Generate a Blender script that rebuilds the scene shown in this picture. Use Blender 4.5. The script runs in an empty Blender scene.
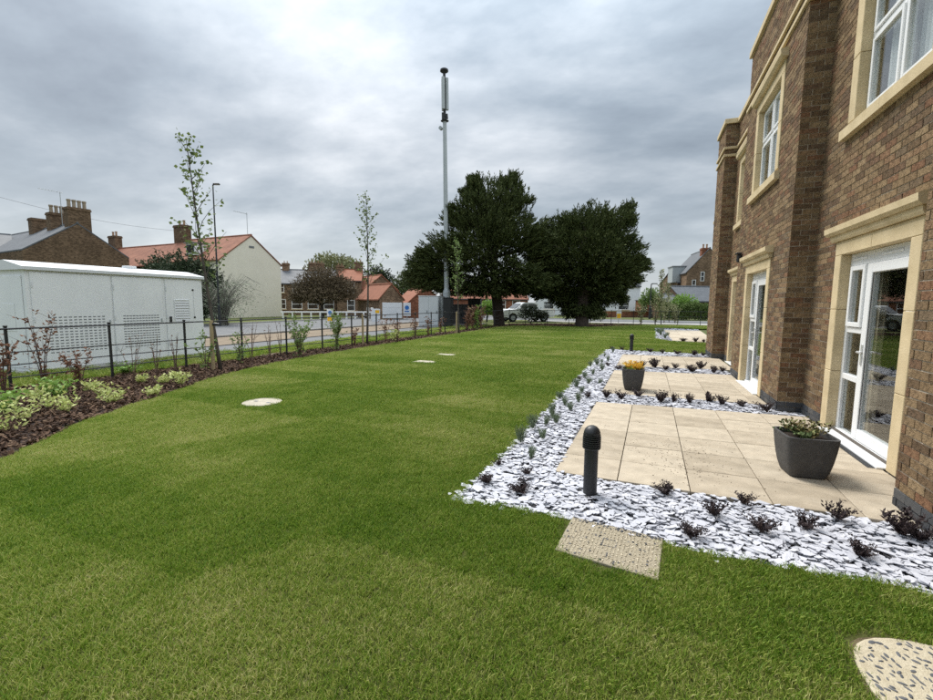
import bpy, math, random
import numpy as np
from mathutils import Vector, Matrix

random.seed(7)
RNG = np.random.default_rng(11)
S = bpy.context.scene
COL = S.collection
R = math.radians

# ------------------------------------------------------------------ camera
F, H, CX, CY = 446.0, 1.6, 466.5, 350.0          # focal length in photo pixels, eye height in metres
PITCH = math.atan(47.0 / F); YAW = 0.3998; ROLL = 0.009
fw = np.array([-math.sin(YAW)*math.cos(PITCH), math.cos(YAW)*math.cos(PITCH), -math.sin(PITCH)])
_rt = np.array([math.cos(YAW), math.sin(YAW), 0.0]); _up = np.cross(_rt, fw)
cr = _rt*math.cos(ROLL) + _up*math.sin(ROLL); cu = _up*math.cos(ROLL) - _rt*math.sin(ROLL)
cam = bpy.data.cameras.new('camera'); cam.sensor_width = 36.0; cam.lens = 36.0*F/933.0
cam.clip_start = 0.05; cam.clip_end = 3000
co = bpy.data.objects.new('camera', cam); COL.objects.link(co); S.camera = co
m = Matrix.Identity(4)
for i in range(3):
    m[i][0] = cr[i]; m[i][1] = cu[i]; m[i][2] = -fw[i]
m[2][3] = H
co.matrix_world = m

def at(x, y, z=0.0):
    "ground (or height z) point seen at photo pixel x, y"
    r = fw*F + cr*(x-CX) - cu*(y-CY); p = r*((z-H)/r[2]); return float(p[0]), float(p[1])
def dep(x, y, d):
    r = fw*F + cr*(x-CX) - cu*(y-CY); p = r*(d/F); return Vector((p[0], p[1], p[2]+H))
def proj(v):
    v = np.asarray(v, float) - np.array([0, 0, H]); d = v@fw
    return CX+F*(v@cr)/d, CY-F*(v@cu)/d, d

# ------------------------------------------------------------------ sky and sun
SUN_EL, SUN_AZ = R(55), R(-62)                    # azimuth from +Y, negative = to the left
sdir = Vector((math.sin(SUN_AZ)*math.cos(SUN_EL), math.cos(SUN_AZ)*math.cos(SUN_EL), math.sin(SUN_EL)))
W = bpy.data.worlds.new('World'); S.world = W; W.use_nodes = True
nt = W.node_tree; N = nt.nodes; L = nt.links; N.clear()
def nd(t, **k):
    n = N.new(t)
    for a, v in k.items(): setattr(n, a, v)
    return n
def mathn(op, a, b=None, c=None):
    n = nd('ShaderNodeMath', operation=op)
    for i, v in enumerate((a, b, c)):
        if v is None: continue
        if isinstance(v, (int, float)): n.inputs[i].default_value = v
        else: L.new(v, n.inputs[i])
    return n.outputs[0]
sky = nd('ShaderNodeTexSky', sky_type='NISHITA', sun_disc=False, sun_elevation=SUN_EL, sun_rotation=SUN_AZ, dust_density=2.0)
bgs = nd('ShaderNodeBackground'); bgs.inputs[1].default_value = 0.09; L.new(sky.outputs[0], bgs.inputs[0])
tc = nd('ShaderNodeTexCoord')
sep = nd('ShaderNodeSeparateXYZ'); L.new(tc.outputs['Generated'], sep.inputs[0])
zz = mathn('ADD', mathn('MAXIMUM', sep.outputs[2], 0.0), 0.22)
cmb = nd('ShaderNodeCombineXYZ'); L.new(mathn('DIVIDE', sep.outputs[0], zz), cmb.inputs[0]); L.new(mathn('DIVIDE', sep.outputs[1], zz), cmb.inputs[1])
mp = nd('ShaderNodeMapping'); mp.inputs['Location'].default_value = (7.7, 4.149, 0.75); mp.inputs['Rotation'].default_value = (0, 0, R(-35)); mp.inputs['Scale'].default_value = (0.8, 1.1, 1)
L.new(cmb.outputs[0], mp.inputs[0])
n1 = nd('ShaderNodeTexNoise'); n1.inputs['Scale'].default_value = 0.75; n1.inputs['Detail'].default_value = 9; n1.inputs['Roughness'].default_value = 0.54; n1.inputs['Distortion'].default_value = 0.25
L.new(mp.outputs[0], n1.inputs['Vector'])
n2 = nd('ShaderNodeTexNoise'); n2.inputs['Scale'].default_value = 2.4; n2.inputs['Detail'].default_value = 8; n2.inputs['Roughness'].default_value = 0.55
L.new(mp.outputs[0], n2.inputs['Vector'])
cl = mathn('ADD', mathn('MULTIPLY', n1.outputs[0], 0.66), mathn('MULTIPLY', n2.outputs[0], 0.34))
dot = nd('ShaderNodeVectorMath', operation='DOT_PRODUCT'); L.new(tc.outputs['Generated'], dot.inputs[0]); dot.inputs[1].default_value = sdir
glow = mathn('POWER', mathn('MAXIMUM', dot.outputs['Value'], 0.0), 14.0)      # cloud is brightest round the veiled sun
ramp = nd('ShaderNodeValToRGB'); L.new(mathn('ADD', cl, mathn('MULTIPLY', glow, 0.035)), ramp.inputs[0])
e = ramp.color_ramp.elements
e[0].position = 0.38; e[0].color = (0.165, 0.195, 0.225, 1)
e[1].position = 0.68; e[1].color = (0.74, 0.75, 0.755, 1)
for p_, c_ in ((0.44, (0.225, 0.262, 0.295, 1)), (0.50, (0.32, 0.355, 0.385, 1)), (0.56, (0.44, 0.47, 0.495, 1))):
    k = e.new(p_); k.color = c_
hz = mathn('POWER', mathn('SUBTRACT', 1.0, mathn('MINIMUM', mathn('ABSOLUTE', sep.outputs[2]), 1.0)), 7.0)
mixh = nd('ShaderNodeMix', data_type='RGBA'); L.new(mathn('MULTIPLY', hz, 0.7), mixh.inputs[0]); L.new(ramp.outputs[0], mixh.inputs[6]); mixh.inputs[7].default_value = (0.60, 0.635, 0.66, 1)
# an overcast deck is brighter overhead than near the horizon
zen = nd('ShaderNodeMapRange', interpolation_type='SMOOTHSTEP'); L.new(sep.outputs[2], zen.inputs[0]); zen.inputs[1].default_value = 0.25; zen.inputs[2].default_value = 0.95; zen.inputs[3].default_value = 0.555; zen.inputs[4].default_value = 2.35
bgc = nd('ShaderNodeBackground'); L.new(zen.outputs[0], bgc.inputs[1]); L.new(mixh.outputs[2], bgc.inputs[0])
mx = nd('ShaderNodeMixShader'); mx.inputs[0].default_value = 0.9; L.new(bgs.outputs[0], mx.inputs[1]); L.new(bgc.outputs[0], mx.inputs[2])
wo = nd('ShaderNodeOutputWorld'); L.new(mx.outputs[0], wo.inputs[0])

sl = bpy.data.lights.new('sun', 'SUN'); sl.energy = 1.5; sl.angle = R(24); sl.color = (1.0, 0.95, 0.87)
so = bpy.data.objects.new('sun', sl); COL.objects.link(so); so.rotation_euler = sdir.to_track_quat('Z', 'Y').to_euler(); so.location = (0, 0, 40)

S.view_settings.view_transform = 'Standard'; S.view_settings.look = 'None'; S.view_settings.gamma = 1.0
S.view_settings.exposure = 1.33; S.view_settings.use_curve_mapping = False
S.cycles.max_bounces = 6; S.cycles.transparent_max_bounces = 8; S.cycles.diffuse_bounces = 3; S.cycles.glossy_bounces = 3
S.cycles.use_denoising = False; S.cycles.caustics_reflective = False; S.cycles.caustics_refractive = False

# ------------------------------------------------------------------ materials
MATS = {}
def mat(name, cols, rough=0.8, scale=8.0, detail=5.0, bump=0.0, bscale=None, island=0.0, metal=0.0, spec=0.35, stops=None, coord='Object', stretch=None, trans=0.0, blotch=None):
    """cols: colour list spread over a noise ramp; island>0 blends in a per-piece random value"""
    if name in MATS: return MATS[name]
    M = bpy.data.materials.new(name); M.use_nodes = True; MATS[name] = M
    t = M.node_tree; ns = t.nodes; lk = t.links; b = ns['Principled BSDF']
    b.inputs['Roughness'].default_value = rough; b.inputs['Metallic'].default_value = metal; b.inputs['Specular IOR Level'].default_value = spec
    if not isinstance(cols[0], (tuple, list)): cols = [cols]
    tcn = ns.new('ShaderNodeTexCoord'); vec = tcn.outputs[coord]
    if coord == 'World':
        pass
    if stretch:
        mpn = ns.new('ShaderNodeMapping'); mpn.inputs['Scale'].default_value = stretch; lk.new(vec, mpn.inputs[0]); vec = mpn.outputs[0]
    nz = ns.new('ShaderNodeTexNoise'); nz.inputs['Scale'].default_value = scale; nz.inputs['Detail'].default_value = detail; nz.inputs['Roughness'].default_value = 0.6
    lk.new(vec, nz.inputs['Vector'])
    fac = nz.outputs[0]
    if island > 0:
        gi = ns.new('ShaderNodeNewGeometry'); oi = ns.new('ShaderNodeObjectInfo')
        a = ns.new('ShaderNodeMath'); a.operation = 'ADD'; lk.new(gi.outputs['Random Per Island'], a.inputs[0]); lk.new(oi.outputs['Random'], a.inputs[1])
        fr = ns.new('ShaderNodeMath'); fr.operation = 'FRACT'; lk.new(a.outputs[0], fr.inputs[0])
        mi = ns.new('ShaderNodeMix'); mi.inputs[0].default_value = island; lk.new(fac, mi.inputs[2]); lk.new(fr.outputs[0], mi.inputs[3]); fac = mi.outputs[0]
    if len(cols) > 1:
        rp = ns.new('ShaderNodeValToRGB'); el = rp.color_ramp.elements
        n = len(cols); lo, hi = (0.0, 1.0) if island >= 0.6 else (0.3, 0.7)
        pos = stops or [lo+(hi-lo)*i/(n-1) for i in range(n)]
        el[0].position = pos[0]; el[0].color = (*cols[0], 1); el[1].position = pos[-1]; el[1].color = (*cols[-1], 1)
        for i in range(1, n-1):
            k_ = el.new(pos[i]); k_.color = (*cols[i], 1)
        lk.new(fac, rp.inputs[0]); colout = rp.outputs[0]
        if blotch:
            bn = ns.new('ShaderNodeTexNoise'); bn.inputs['Scale'].default_value = blotch[0]; bn.inputs['Detail'].default_value = 6; lk.new(tcn.outputs[coord], bn.inputs['Vector'])
            br = ns.new('ShaderNodeMapRange'); br.inputs[1].default_value = 0.35; br.inputs[2].default_value = 0.7; br.inputs[3].default_value = 1.0; br.inputs[4].default_value = blotch[1]; lk.new(bn.outputs[0], br.inputs[0])
            mm = ns.new('ShaderNodeVectorMath'); mm.operation = 'SCALE'; lk.new(colout, mm.inputs[0]); lk.new(br.outputs[0], mm.inputs['Scale']); colout = mm.outputs[0]
        lk.new(colout, b.inputs['Base Color'])
    else:
        b.inputs['Base Color'].default_value = (*cols[0], 1)
    if bump > 0:
        n3 = ns.new('ShaderNodeTexNoise'); n3.inputs['Scale'].default_value = bscale or scale*4; n3.inputs['Detail'].default_value = 6; lk.new(vec, n3.inputs['Vector'])
        bp = ns.new('ShaderNodeBump'); bp.inputs['Strength'].default_value = bump; bp.inputs['Distance'].default_value = 0.02; lk.new(n3.outputs[0], bp.inputs['Height']); lk.new(bp.outputs[0], b.inputs['Normal'])
    if trans > 0:
        tb = ns.new('ShaderNodeBsdfTranslucent'); ms = ns.new('ShaderNodeMixShader'); ms.inputs[0].default_value = trans
        if len(cols) > 1: lk.new(colout, tb.inputs[0])
        else: tb.inputs[0].default_value = (*cols[0], 1)
        lk.new(b.outputs[0], ms.inputs[1]); lk.new(tb.outputs[0], ms.inputs[2]); lk.new(ms.outputs[0], ns['Material Output'].inputs[0])
    return M

def glass_mat(name, tint, base=0.06):
    M = bpy.data.materials.new(name); M.use_nodes = True; t = M.node_tree; ns = t.nodes; lk = t.links; ns.clear()
    o = ns.new('ShaderNodeOutputMaterial'); mxs = ns.new('ShaderNodeMixShader'); tr = ns.new('ShaderNodeBsdfTransparent'); tr.inputs[0].default_value = (*tint, 1)
    gl = ns.new('ShaderNodeBsdfGlossy'); gl.inputs['Roughness'].default_value = 0.01
    fr_ = ns.new('ShaderNodeLayerWeight'); fr_.inputs[0].default_value = 0.5; fr = ns.new('ShaderNodeMath'); fr.operation = 'POWER'; lk.new(fr_.outputs['Facing'], fr.inputs[0]); fr.inputs[1].default_value = 4.0   # same from both sides
    ad = ns.new('ShaderNodeMath'); ad.operation = 'MULTIPLY_ADD'; lk.new(fr.outputs[0], ad.inputs[0]); ad.inputs[1].default_value = 0.75; ad.inputs[2].default_value = base; ad.use_clamp = True
    nz = ns.new('ShaderNodeTexNoise'); nz.inputs['Scale'].default_value = 1.3; nz.inputs['Detail'].default_value = 1
    bp = ns.new('ShaderNodeBump'); bp.inputs['Strength'].default_value = 0.02; bp.inputs['Distance'].default_value = 0.05; lk.new(nz.outputs[0], bp.inputs['Height']); lk.new(bp.outputs[0], gl.inputs['Normal'])
    lk.new(ad.outputs[0], mxs.inputs[0]); lk.new(tr.outputs[0], mxs.inputs[1]); lk.new(gl.outputs[0], mxs.inputs[2]); lk.new(mxs.outputs[0], o.inputs[0])
    return M
GLASS = glass_mat('window_glass', (0.95, 0.97, 0.965), 0.045)

BRICK = mat('brick', [(0.12, 0.080, 0.050), (0.195, 0.127, 0.073), (0.265, 0.178, 0.099), (0.315, 0.215, 0.120), (0.38, 0.27, 0.155), (0.275, 0.145, 0.082), (0.18, 0.125, 0.080), (0.42, 0.31, 0.185)], rough=0.9, scale=50, detail=9, bump=1.0, bscale=120, island=0.84, blotch=(32, 0.5), spec=0.2)
BLUEBRICK = mat('blue_brick', [(0.025, 0.028, 0.034), (0.055, 0.06, 0.068), (0.12, 0.115, 0.11)], rough=0.6, scale=25, bump=0.3, island=0.7)
MORTAR = mat('mortar', [(0.33, 0.285, 0.225), (0.44, 0.385, 0.31)], rough=0.95, scale=20, bump=0.4)
STONE = mat('cast_stone', [(0.52, 0.415, 0.245), (0.60, 0.485, 0.30), (0.66, 0.54, 0.345)], rough=0.85, scale=3.5, detail=8, bump=0.15, bscale=60, blotch=(2.0, 0.86))
PVC = mat('white_upvc', [(0.78, 0.79, 0.80)], rough=0.35, spec=0.5)
RUBBER = mat('black_gasket', [(0.02, 0.02, 0.022)], rough=0.6)
CHROME = mat('satin_handle', [(0.75, 0.75, 0.75)], rough=0.3, metal=0.6)
INTERIOR = mat('room_plaster', [(0.30, 0.27, 0.23), (0.36, 0.33, 0.28)], rough=0.9, scale=2)
CARPET = mat('room_carpet', [(0.10, 0.09, 0.08), (0.14, 0.12, 0.10)], rough=1.0, scale=30)
CURTAIN = mat('curtain_fabric', [(0.52, 0.46, 0.36), (0.60, 0.54, 0.43)], rough=0.9, scale=10, trans=0.2)
BLIND = mat('pale_blind', [(0.78, 0.80, 0.81), (0.84, 0.85, 0.86)], rough=0.8, scale=4, trans=0.25)
PAVING = mat('buff_paving', [(0.36, 0.30, 0.22), (0.45, 0.38, 0.285), (0.52, 0.445, 0.34), (0.48, 0.405, 0.305)], rough=0.85, scale=2.6, detail=12, bump=0.2, bscale=140, island=0.3, blotch=(7.0, 0.80), stretch=(0.6, 1.7, 1.0))
JOINT = mat('paving_bed', [(0.10, 0.085, 0.065), (0.16, 0.135, 0.10)], rough=1.0, scale=12)
SLATE = mat('pale_slate_chip', [(0.36, 0.365, 0.40), (0.48, 0.485, 0.53), (0.55, 0.555, 0.60), (0.63, 0.635, 0.675)], rough=0.8, scale=14, island=0.7, bump=0.2, bscale=50, spec=0.25)
SLATEBED = mat('slate_bed_grit', [(0.10, 0.10, 0.11), (0.26, 0.265, 0.285)], rough=1.0, scale=45, bump=0.8, stops=[0.35, 0.6])
BARK = mat('bark_mulch_chip', [(0.024, 0.014, 0.009), (0.055, 0.030, 0.018), (0.088, 0.048, 0.028), (0.12, 0.070, 0.042), (0.22, 0.15, 0.095)], rough=0.95, scale=30, island=0.75)
MULCHBED = mat('mulch_soil', [(0.018, 0.012, 0.010), (0.05, 0.03, 0.022)], rough=1.0, scale=22, bump=1.0, bscale=50)
SOIL = mat('bare_soil', [(0.15, 0.115, 0.08), (0.24, 0.19, 0.135)], rough=1.0, scale=1.5, bump=0.6, bscale=15)
ASPHALT = mat('asphalt', [(0.105, 0.108, 0.112), (0.145, 0.148, 0.152)], rough=0.85, scale=1.2, detail=9, bump=0.2, bscale=80)
KERB = mat('kerb_concrete', [(0.30, 0.29, 0.27), (0.38, 0.37, 0.35)], rough=0.9, scale=4)
BLACKMETAL = mat('black_painted_metal', [(0.016, 0.017, 0.019)], rough=0.45, spec=0.5)
GALV = mat('galvanised_steel', [(0.36, 0.39, 0.40), (0.42, 0.45, 0.46)], rough=0.5, scale=3, metal=0.2)
DARKMETAL = mat('dark_lamp_metal', [(0.03, 0.032, 0.035)], rough=0.5)
PLANTER = mat('charcoal_planter', [(0.055, 0.053, 0.053), (0.085, 0.082, 0.080)], rough=0.75, scale=18, bump=0.2, bscale=60)
COMPOST = mat('compost', [(0.02, 0.015, 0.012), (0.05, 0.035, 0.025)], rough=1.0, scale=40, bump=0.8)
KIOSK = mat('white_grp_panel', [(0.76, 0.78, 0.79), (0.81, 0.83, 0.84)], rough=0.55, scale=0.9, bump=0.14, bscale=45, blotch=(1.1, 0.93))
KIOSKROOF = mat('white_grp_roof', [(0.60, 0.62, 0.64), (0.66, 0.68, 0.69)], rough=0.4, scale=1.0)
SLOT = mat('vent_slot_dark', [(0.16, 0.17, 0.18)], rough=0.8)
WOOD = mat('treated_timber', [(0.30, 0.23, 0.13), (0.40, 0.31, 0.19)], rough=0.85, scale=4, stretch=(6, 6, 0.6))
TRUNK = mat('tree_bark', [(0.05, 0.042, 0.034), (0.10, 0.085, 0.068)], rough=0.95, scale=6, bump=0.6, stretch=(3, 3, 0.7))
YEWTRUNK = mat('yew_bark', [(0.030, 0.022, 0.018), (0.06, 0.043, 0.034)], rough=0.95, scale=4, bump=0.8, stretch=(3, 3, 0.7))
TWIG = mat('brown_twig', [(0.10, 0.06, 0.045), (0.15, 0.10, 0.075)], rough=0.9, scale=10)
YEW = mat('yew_needles', [(0.024, 0.034, 0.012), (0.042, 0.058, 0.018), (0.072, 0.090, 0.027), (0.115, 0.128, 0.044)], rough=0.8, scale=0.6, island=0.65, spec=0.15)
LEAFG = mat('fresh_green_leaf', [(0.10, 0.16, 0.045), (0.17, 0.25, 0.075), (0.24, 0.32, 0.11)], rough=0.6, scale=4, island=0.7, trans=0.35)
LEAFB = mat('copper_leaf', [(0.12, 0.055, 0.035), (0.20, 0.10, 0.06), (0.28, 0.155, 0.10)], rough=0.7, scale=4, island=0.7, trans=0.2)
LEAFV = mat('variegated_leaf', [(0.26, 0.35, 0.08), (0.50, 0.55, 0.19), (0.70, 0.68, 0.32)], rough=0.6, scale=6, island=0.7, trans=0.25)
LEAFL = mat('lime_leaf', [(0.16, 0.28, 0.05), (0.27, 0.42, 0.10)], rough=0.6, scale=6, island=0.7, trans=0.3)
LEAFD = mat('dark_purple_leaf', [(0.020, 0.014, 0.016), (0.042, 0.026, 0.026), (0.075, 0.050, 0.046)], rough=0.6, scale=20, island=0.7)
LEAFS = mat('sage_leaf', [(0.10, 0.14, 0.075), (0.17, 0.22, 0.13), (0.27, 0.31, 0.21)], rough=0.7, scale=10, island=0.7)
LEAFT = mat('young_tree_leaf', [(0.07, 0.10, 0.03), (0.13, 0.18, 0.055), (0.21, 0.26, 0.09)], rough=0.6, scale=3, island=0.7, trans=0.35)
LEAFP = mat('purple_tree_leaf', [(0.075, 0.055, 0.032), (0.135, 0.10, 0.06), (0.20, 0.165, 0.095)], rough=0.8, scale=1, island=0.7)
LEAFPALE = mat('pale_spring_leaf', [(0.17, 0.18, 0.085), (0.27, 0.28, 0.14), (0.36, 0.36, 0.20)], rough=0.8, scale=1, island=0.7)
LEAFM = mat('mid_green_leaf', [(0.05, 0.075, 0.028), (0.09, 0.13, 0.045), (0.15, 0.19, 0.075)], rough=0.8, scale=1, island=0.7)
LEAFE = mat('dark_conifer_leaf', [(0.016, 0.028, 0.012), (0.032, 0.052, 0.022), (0.055, 0.078, 0.034)], rough=0.8, scale=1, island=0.7)
FLOWER = mat('amber_flower', [(0.62, 0.30, 0.03), (0.78, 0.48, 0.06), (0.66, 0.58, 0.12)], rough=0.6, scale=10, island=0.7, trans=0.2)
LEAFR = mat('ruddy_leaf', [(0.12, 0.07, 0.03), (0.16, 0.14, 0.05), (0.20, 0.22, 0.07)], rough=0.7, scale=10, island=0.7)
HEDGE = mat('hedge_leaf', [(0.05, 0.085, 0.02), (0.10, 0.15, 0.035), (0.16, 0.22, 0.06)], rough=0.8, scale=1, island=0.7)
REDTILE = mat('red_pantile', [(0.15, 0.058, 0.034), (0.215, 0.085, 0.05), (0.28, 0.12, 0.072)], rough=0.85, scale=1.6, detail=9, bump=0.6, bscale=9)
ORANGETILE = mat('orange_pantile', [(0.20, 0.075, 0.042), (0.28, 0.11, 0.062)], rough=0.85, scale=1.6, detail=9, bump=0.6, bscale=9)
GREYROOF = mat('grey_slate_roof', [(0.075, 0.082, 0.092), (0.12, 0.128, 0.14)], rough=0.7, scale=2.5, detail=8, bump=0.4, bscale=12)
RENDER = mat('cream_render', [(0.68, 0.64, 0.53), (0.74, 0.70, 0.59)], rough=0.9, scale=0.8, detail=8, bump=0.1)
WHITERENDER = mat('white_render', [(0.72, 0.74, 0.76), (0.78, 0.80, 0.81)], rough=0.9, scale=0.8)
FARGLASS = mat('dark_far_glass', [(0.035, 0.04, 0.045)], rough=0.08, spec=0.8)
PAINTW = mat('white_paint', [(0.76, 0.76, 0.75)], rough=0.6)
LEAD = mat('lead_flashing', [(0.20, 0.21, 0.22)], rough=0.7)
CLAYPOT = mat('clay_pot', [(0.30, 0.17, 0.10), (0.40, 0.27, 0.18)], rough=0.9, scale=3)
CARPAINT = mat('white_car_paint', [(0.74, 0.75, 0.76)], rough=0.25, spec=0.6)
TYRE = mat('tyre_rubber', [(0.018, 0.018, 0.018)], rough=0.9)
LAMPCLEAR = mat('headlamp_lens', [(0.55, 0.56, 0.58)], rough=0.15)
REDLENS = mat('red_lens', [(0.35, 0.02, 0.015)], rough=0.3)
BLUE = mat('sign_blue', [(0.03, 0.16, 0.48)], rough=0.5)
YELLOW = mat('sign_yellow', [(0.85, 0.48, 0.02)], rough=0.5)
HOARD = mat('white_hoarding', [(0.68, 0.70, 0.73), (0.76, 0.78, 0.80)], rough=0.6, scale=2)
GREYBOX = mat('pale_grey_cabinet', [(0.50, 0.53, 0.55), (0.56, 0.59, 0.61)], rough=0.5, scale=1.5)
BLACKBOX = mat('black_cabinet', [(0.02, 0.021, 0.022)], rough=0.6)
CONCRETE = mat('pale_concrete', [(0.33, 0.295, 0.23), (0.45, 0.41, 0.33)], rough=0.9, scale=14, bump=0.3)
GRAVELCOVER = mat('bound_gravel', [(0.32, 0.275, 0.20), (0.47, 0.40, 0.285), (0.55, 0.475, 0.345), (0.62, 0.56, 0.43)], rough=0.9, scale=90, detail=3, bump=0.8, bscale=80, stops=[0.34, 0.44, 0.55, 0.68])
GRAVELDARK = mat('dark_aggregate', [(0.075, 0.08, 0.09), (0.15, 0.15, 0.155)], rough=0.9, scale=30, island=0.7)

def brickwall_mat(name, c, scale, mort=(0.24, 0.20, 0.16)):
    "far brick walls: pieces too small to tell apart"
    M = bpy.data.materials.new(name); M.use_nodes = True; t = M.node_tree; ns = t.nodes; lk = t.links; b = ns['Principled BSDF']; b.inputs['Roughness'].default_value = 0.95; b.inputs['Specular IOR Level'].default_value = 0.15
    tcn = ns.new('ShaderNodeTexCoord'); v = ns.new('ShaderNodeTexVoronoi'); v.inputs['Scale'].default_value = scale
    mpn = ns.new('ShaderNodeMapping'); mpn.inputs['Scale'].default_value = (1, 1, 2.4); lk.new(tcn.outputs['Object'], mpn.inputs[0]); lk.new(mpn.outputs[0], v.inputs['Vector'])
    rp = ns.new('ShaderNodeValToRGB'); el = rp.color_ramp.elements; sp = ns.new('ShaderNodeSeparateColor'); lk.new(v.outputs['Color'], sp.inputs[0]); lk.new(sp.outputs[0], rp.inputs[0])
    el[0].position = 0; el[0].color = (*[x*0.6 for x in c], 1); el[1].position = 1; el[1].color = (*[x*1.55 for x in c], 1)
    nz = ns.new('ShaderNodeTexNoise'); nz.inputs['Scale'].default_value = 0.7; nz.inputs['Detail'].default_value = 6; lk.new(tcn.outputs['Object'], nz.inputs['Vector'])
    mr = ns.new('ShaderNodeMapRange'); mr.inputs[1].default_value = 0.3; mr.inputs[2].default_value = 0.7; mr.inputs[3].default_value = 0.75; mr.inputs[4].default_value = 1.2; lk.new(nz.outputs[0], mr.inputs[0])
    sc = ns.new('ShaderNodeVectorMath'); sc.operation = 'SCALE'; lk.new(rp.outputs[0], sc.inputs[0]); lk.new(mr.outputs[0], sc.inputs['Scale']); lk.new(sc.outputs[0], b.inputs['Base Color'])
    return M
FARBRICK = brickwall_mat('far_brown_brick', (0.125, 0.085, 0.055), 6.0)
FARBRICK2 = brickwall_mat('far_tan_brick', (0.17, 0.115, 0.075), 6.0)
REDBRICK = brickwall_mat('far_red_brick', (0.20, 0.085, 0.05), 6.0)

def ground_mat(name, cols, s1, s2, bump=0.5):
    M = bpy.data.materials.new(name); M.use_nodes = True; t = M.node_tree; ns = t.nodes; lk = t.links; b = ns['Principled BSDF']; b.inputs['Roughness'].default_value = 0.95; b.inputs['Specular IOR Level'].default_value = 0.1
    gi = ns.new('ShaderNodeNewGeometry')
    a = ns.new('ShaderNodeTexNoise'); a.inputs['Scale'].default_value = s1; a.inputs['Detail'].default_value = 8; a.inputs['Roughness'].default_value = 0.65; lk.new(gi.outputs['Position'], a.inputs['Vector'])
    c = ns.new('ShaderNodeTexNoise'); c.inputs['Scale'].default_value = s2; c.inputs['Detail'].default_value = 4; lk.new(gi.outputs['Position'], c.inputs['Vector'])
    ad = ns.new('ShaderNodeMath'); ad.operation = 'MULTIPLY_ADD'; lk.new(c.outputs[0], ad.inputs[0]); ad.inputs[1].default_value = 0.35; lk.new(a.outputs[0], ad.inputs[2])
    rp = ns.new('ShaderNodeValToRGB'); el = rp.color_ramp.elements; n = len(cols)
    el[0].position = 0.45; el[0].color = (*cols[0], 1); el[1].position = 0.9; el[1].color = (*cols[-1], 1)
    for i in range(1, n-1):
        k_ = el.new(0.45+0.45*i/(n-1)); k_.color = (*cols[i], 1)
    lk.new(ad.outputs[0], rp.inputs[0]); lk.new(rp.outputs[0], b.inputs['Base Color'])
    bp = ns.new('ShaderNodeBump'); bp.inputs['Strength'].default_value = bump; bp.inputs['Distance'].default_value = 0.03; lk.new(c.outputs[0], bp.inputs['Height']); lk.new(bp.outputs[0], b.inputs['Normal'])
    return M
LAWN = ground_mat('lawn_turf', [(0.045, 0.050, 0.014), (0.060, 0.070, 0.020), (0.085, 0.090, 0.028), (0.11, 0.10, 0.04)], 0.5, 60)
VERGE = ground_mat('verge_grass', [(0.05, 0.075, 0.02), (0.08, 0.11, 0.03), (0.12, 0.12, 0.05), (0.16, 0.125, 0.075)], 0.9, 30, 1.0)
ROUGHGROUND = ground_mat('rough_ground', [(0.07, 0.09, 0.03), (0.10, 0.12, 0.045), (0.15, 0.13, 0.08)], 0.25, 12)

def grass_mat():
    M = bpy.data.materials.new('grass_blade'); M.use_nodes = True; t = M.node_tree; ns = t.nodes; lk = t.links; b = ns['Principled BSDF']
    b.inputs['Roughness'].default_value = 0.55; b.inputs['Specular IOR Level'].default_value = 0.25
    gi = ns.new('ShaderNodeNewGeometry'); oi = ns.new('ShaderNodeObjectInfo')
    def noise(s, d=4, rgh=0.6):
        a = ns.new('ShaderNodeTexNoise'); a.inputs['Scale'].default_value = s; a.inputs['Detail'].default_value = d; a.inputs['Roughness'].default_value = rgh; lk.new(gi.outputs['Position'], a.inputs['Vector']); return a.outputs[0]
    def ma(op, x, y, z=None):
        q = ns.new('ShaderNodeMath'); q.operation = op
        for i, v in enumerate((x, y, z)):
            if v is None: continue
            if isinstance(v, (int, float)): q.inputs[i].default_value = v
            else: lk.new(v, q.inputs[i])
        return q.outputs[0]
    f = ma('MULTIPLY_ADD', noise(0.55, 5), 0.38, 0.085)
    f = ma('MULTIPLY_ADD', noise(3.0, 3), 0.18, f)
    f = ma('MULTIPLY_ADD', gi.outputs['Random Per Island'], 0.34, f); f = ma('ADD', f, -0.02)
    f = ma('MULTIPLY_ADD', oi.outputs['Random'], 0.06, f)
    mpt = ns.new('ShaderNodeMapping'); mpt.inputs['Rotation'].default_value = (0, 0, 0.10); mpt.inputs['Scale'].default_value = (1/3.0, 1/0.75, 0); lk.new(gi.outputs['Position'], mpt.inputs[0])
    fl_ = ns.new('ShaderNodeVectorMath'); fl_.operation = 'FLOOR'; lk.new(mpt.outputs[0], fl_.inputs[0]); wn = ns.new('ShaderNodeTexWhiteNoise'); lk.new(fl_.outputs[0], wn.inputs[0])
    f = ma('MULTIPLY_ADD', wn.outputs['Value'], 0.10, f); f = ma('ADD', f, -0.052)     # turf rolls laid side by side
    rp = ns.new('ShaderNodeValToRGB'); el = rp.color_ramp.elements
    cs = [(0.35, (0.070, 0.150, 0.010)), (0.46, (0.140, 0.240, 0.021)), (0.56, (0.225, 0.320, 0.040)), (0.67, (0.38, 0.41, 0.10)), (0.80, (0.62, 0.56, 0.28))]
    el[0].position = cs[0][0]; el[0].color = (*cs[0][1], 1); el[1].position = cs[-1][0]; el[1].color = (*cs[-1][1], 1)
    for p_, c_ in cs[1:-1]:
        k_ = el.new(p_); k_.color = (*c_, 1)
    lk.new(f, rp.inputs[0]); lk.new(rp.outputs[0], b.inputs['Base Color'])
    tb = ns.new('ShaderNodeBsdfTranslucent'); lk.new(rp.outputs[0], tb.inputs[0]); ms = ns.new('ShaderNodeMixShader'); ms.inputs[0].default_value = 0.3
    lk.new(b.outputs[0], ms.inputs[1]); lk.new(tb.outputs[0], ms.inputs[2]); lk.new(ms.outputs[0], ns['Material Output'].inputs[0])
    return M
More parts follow.
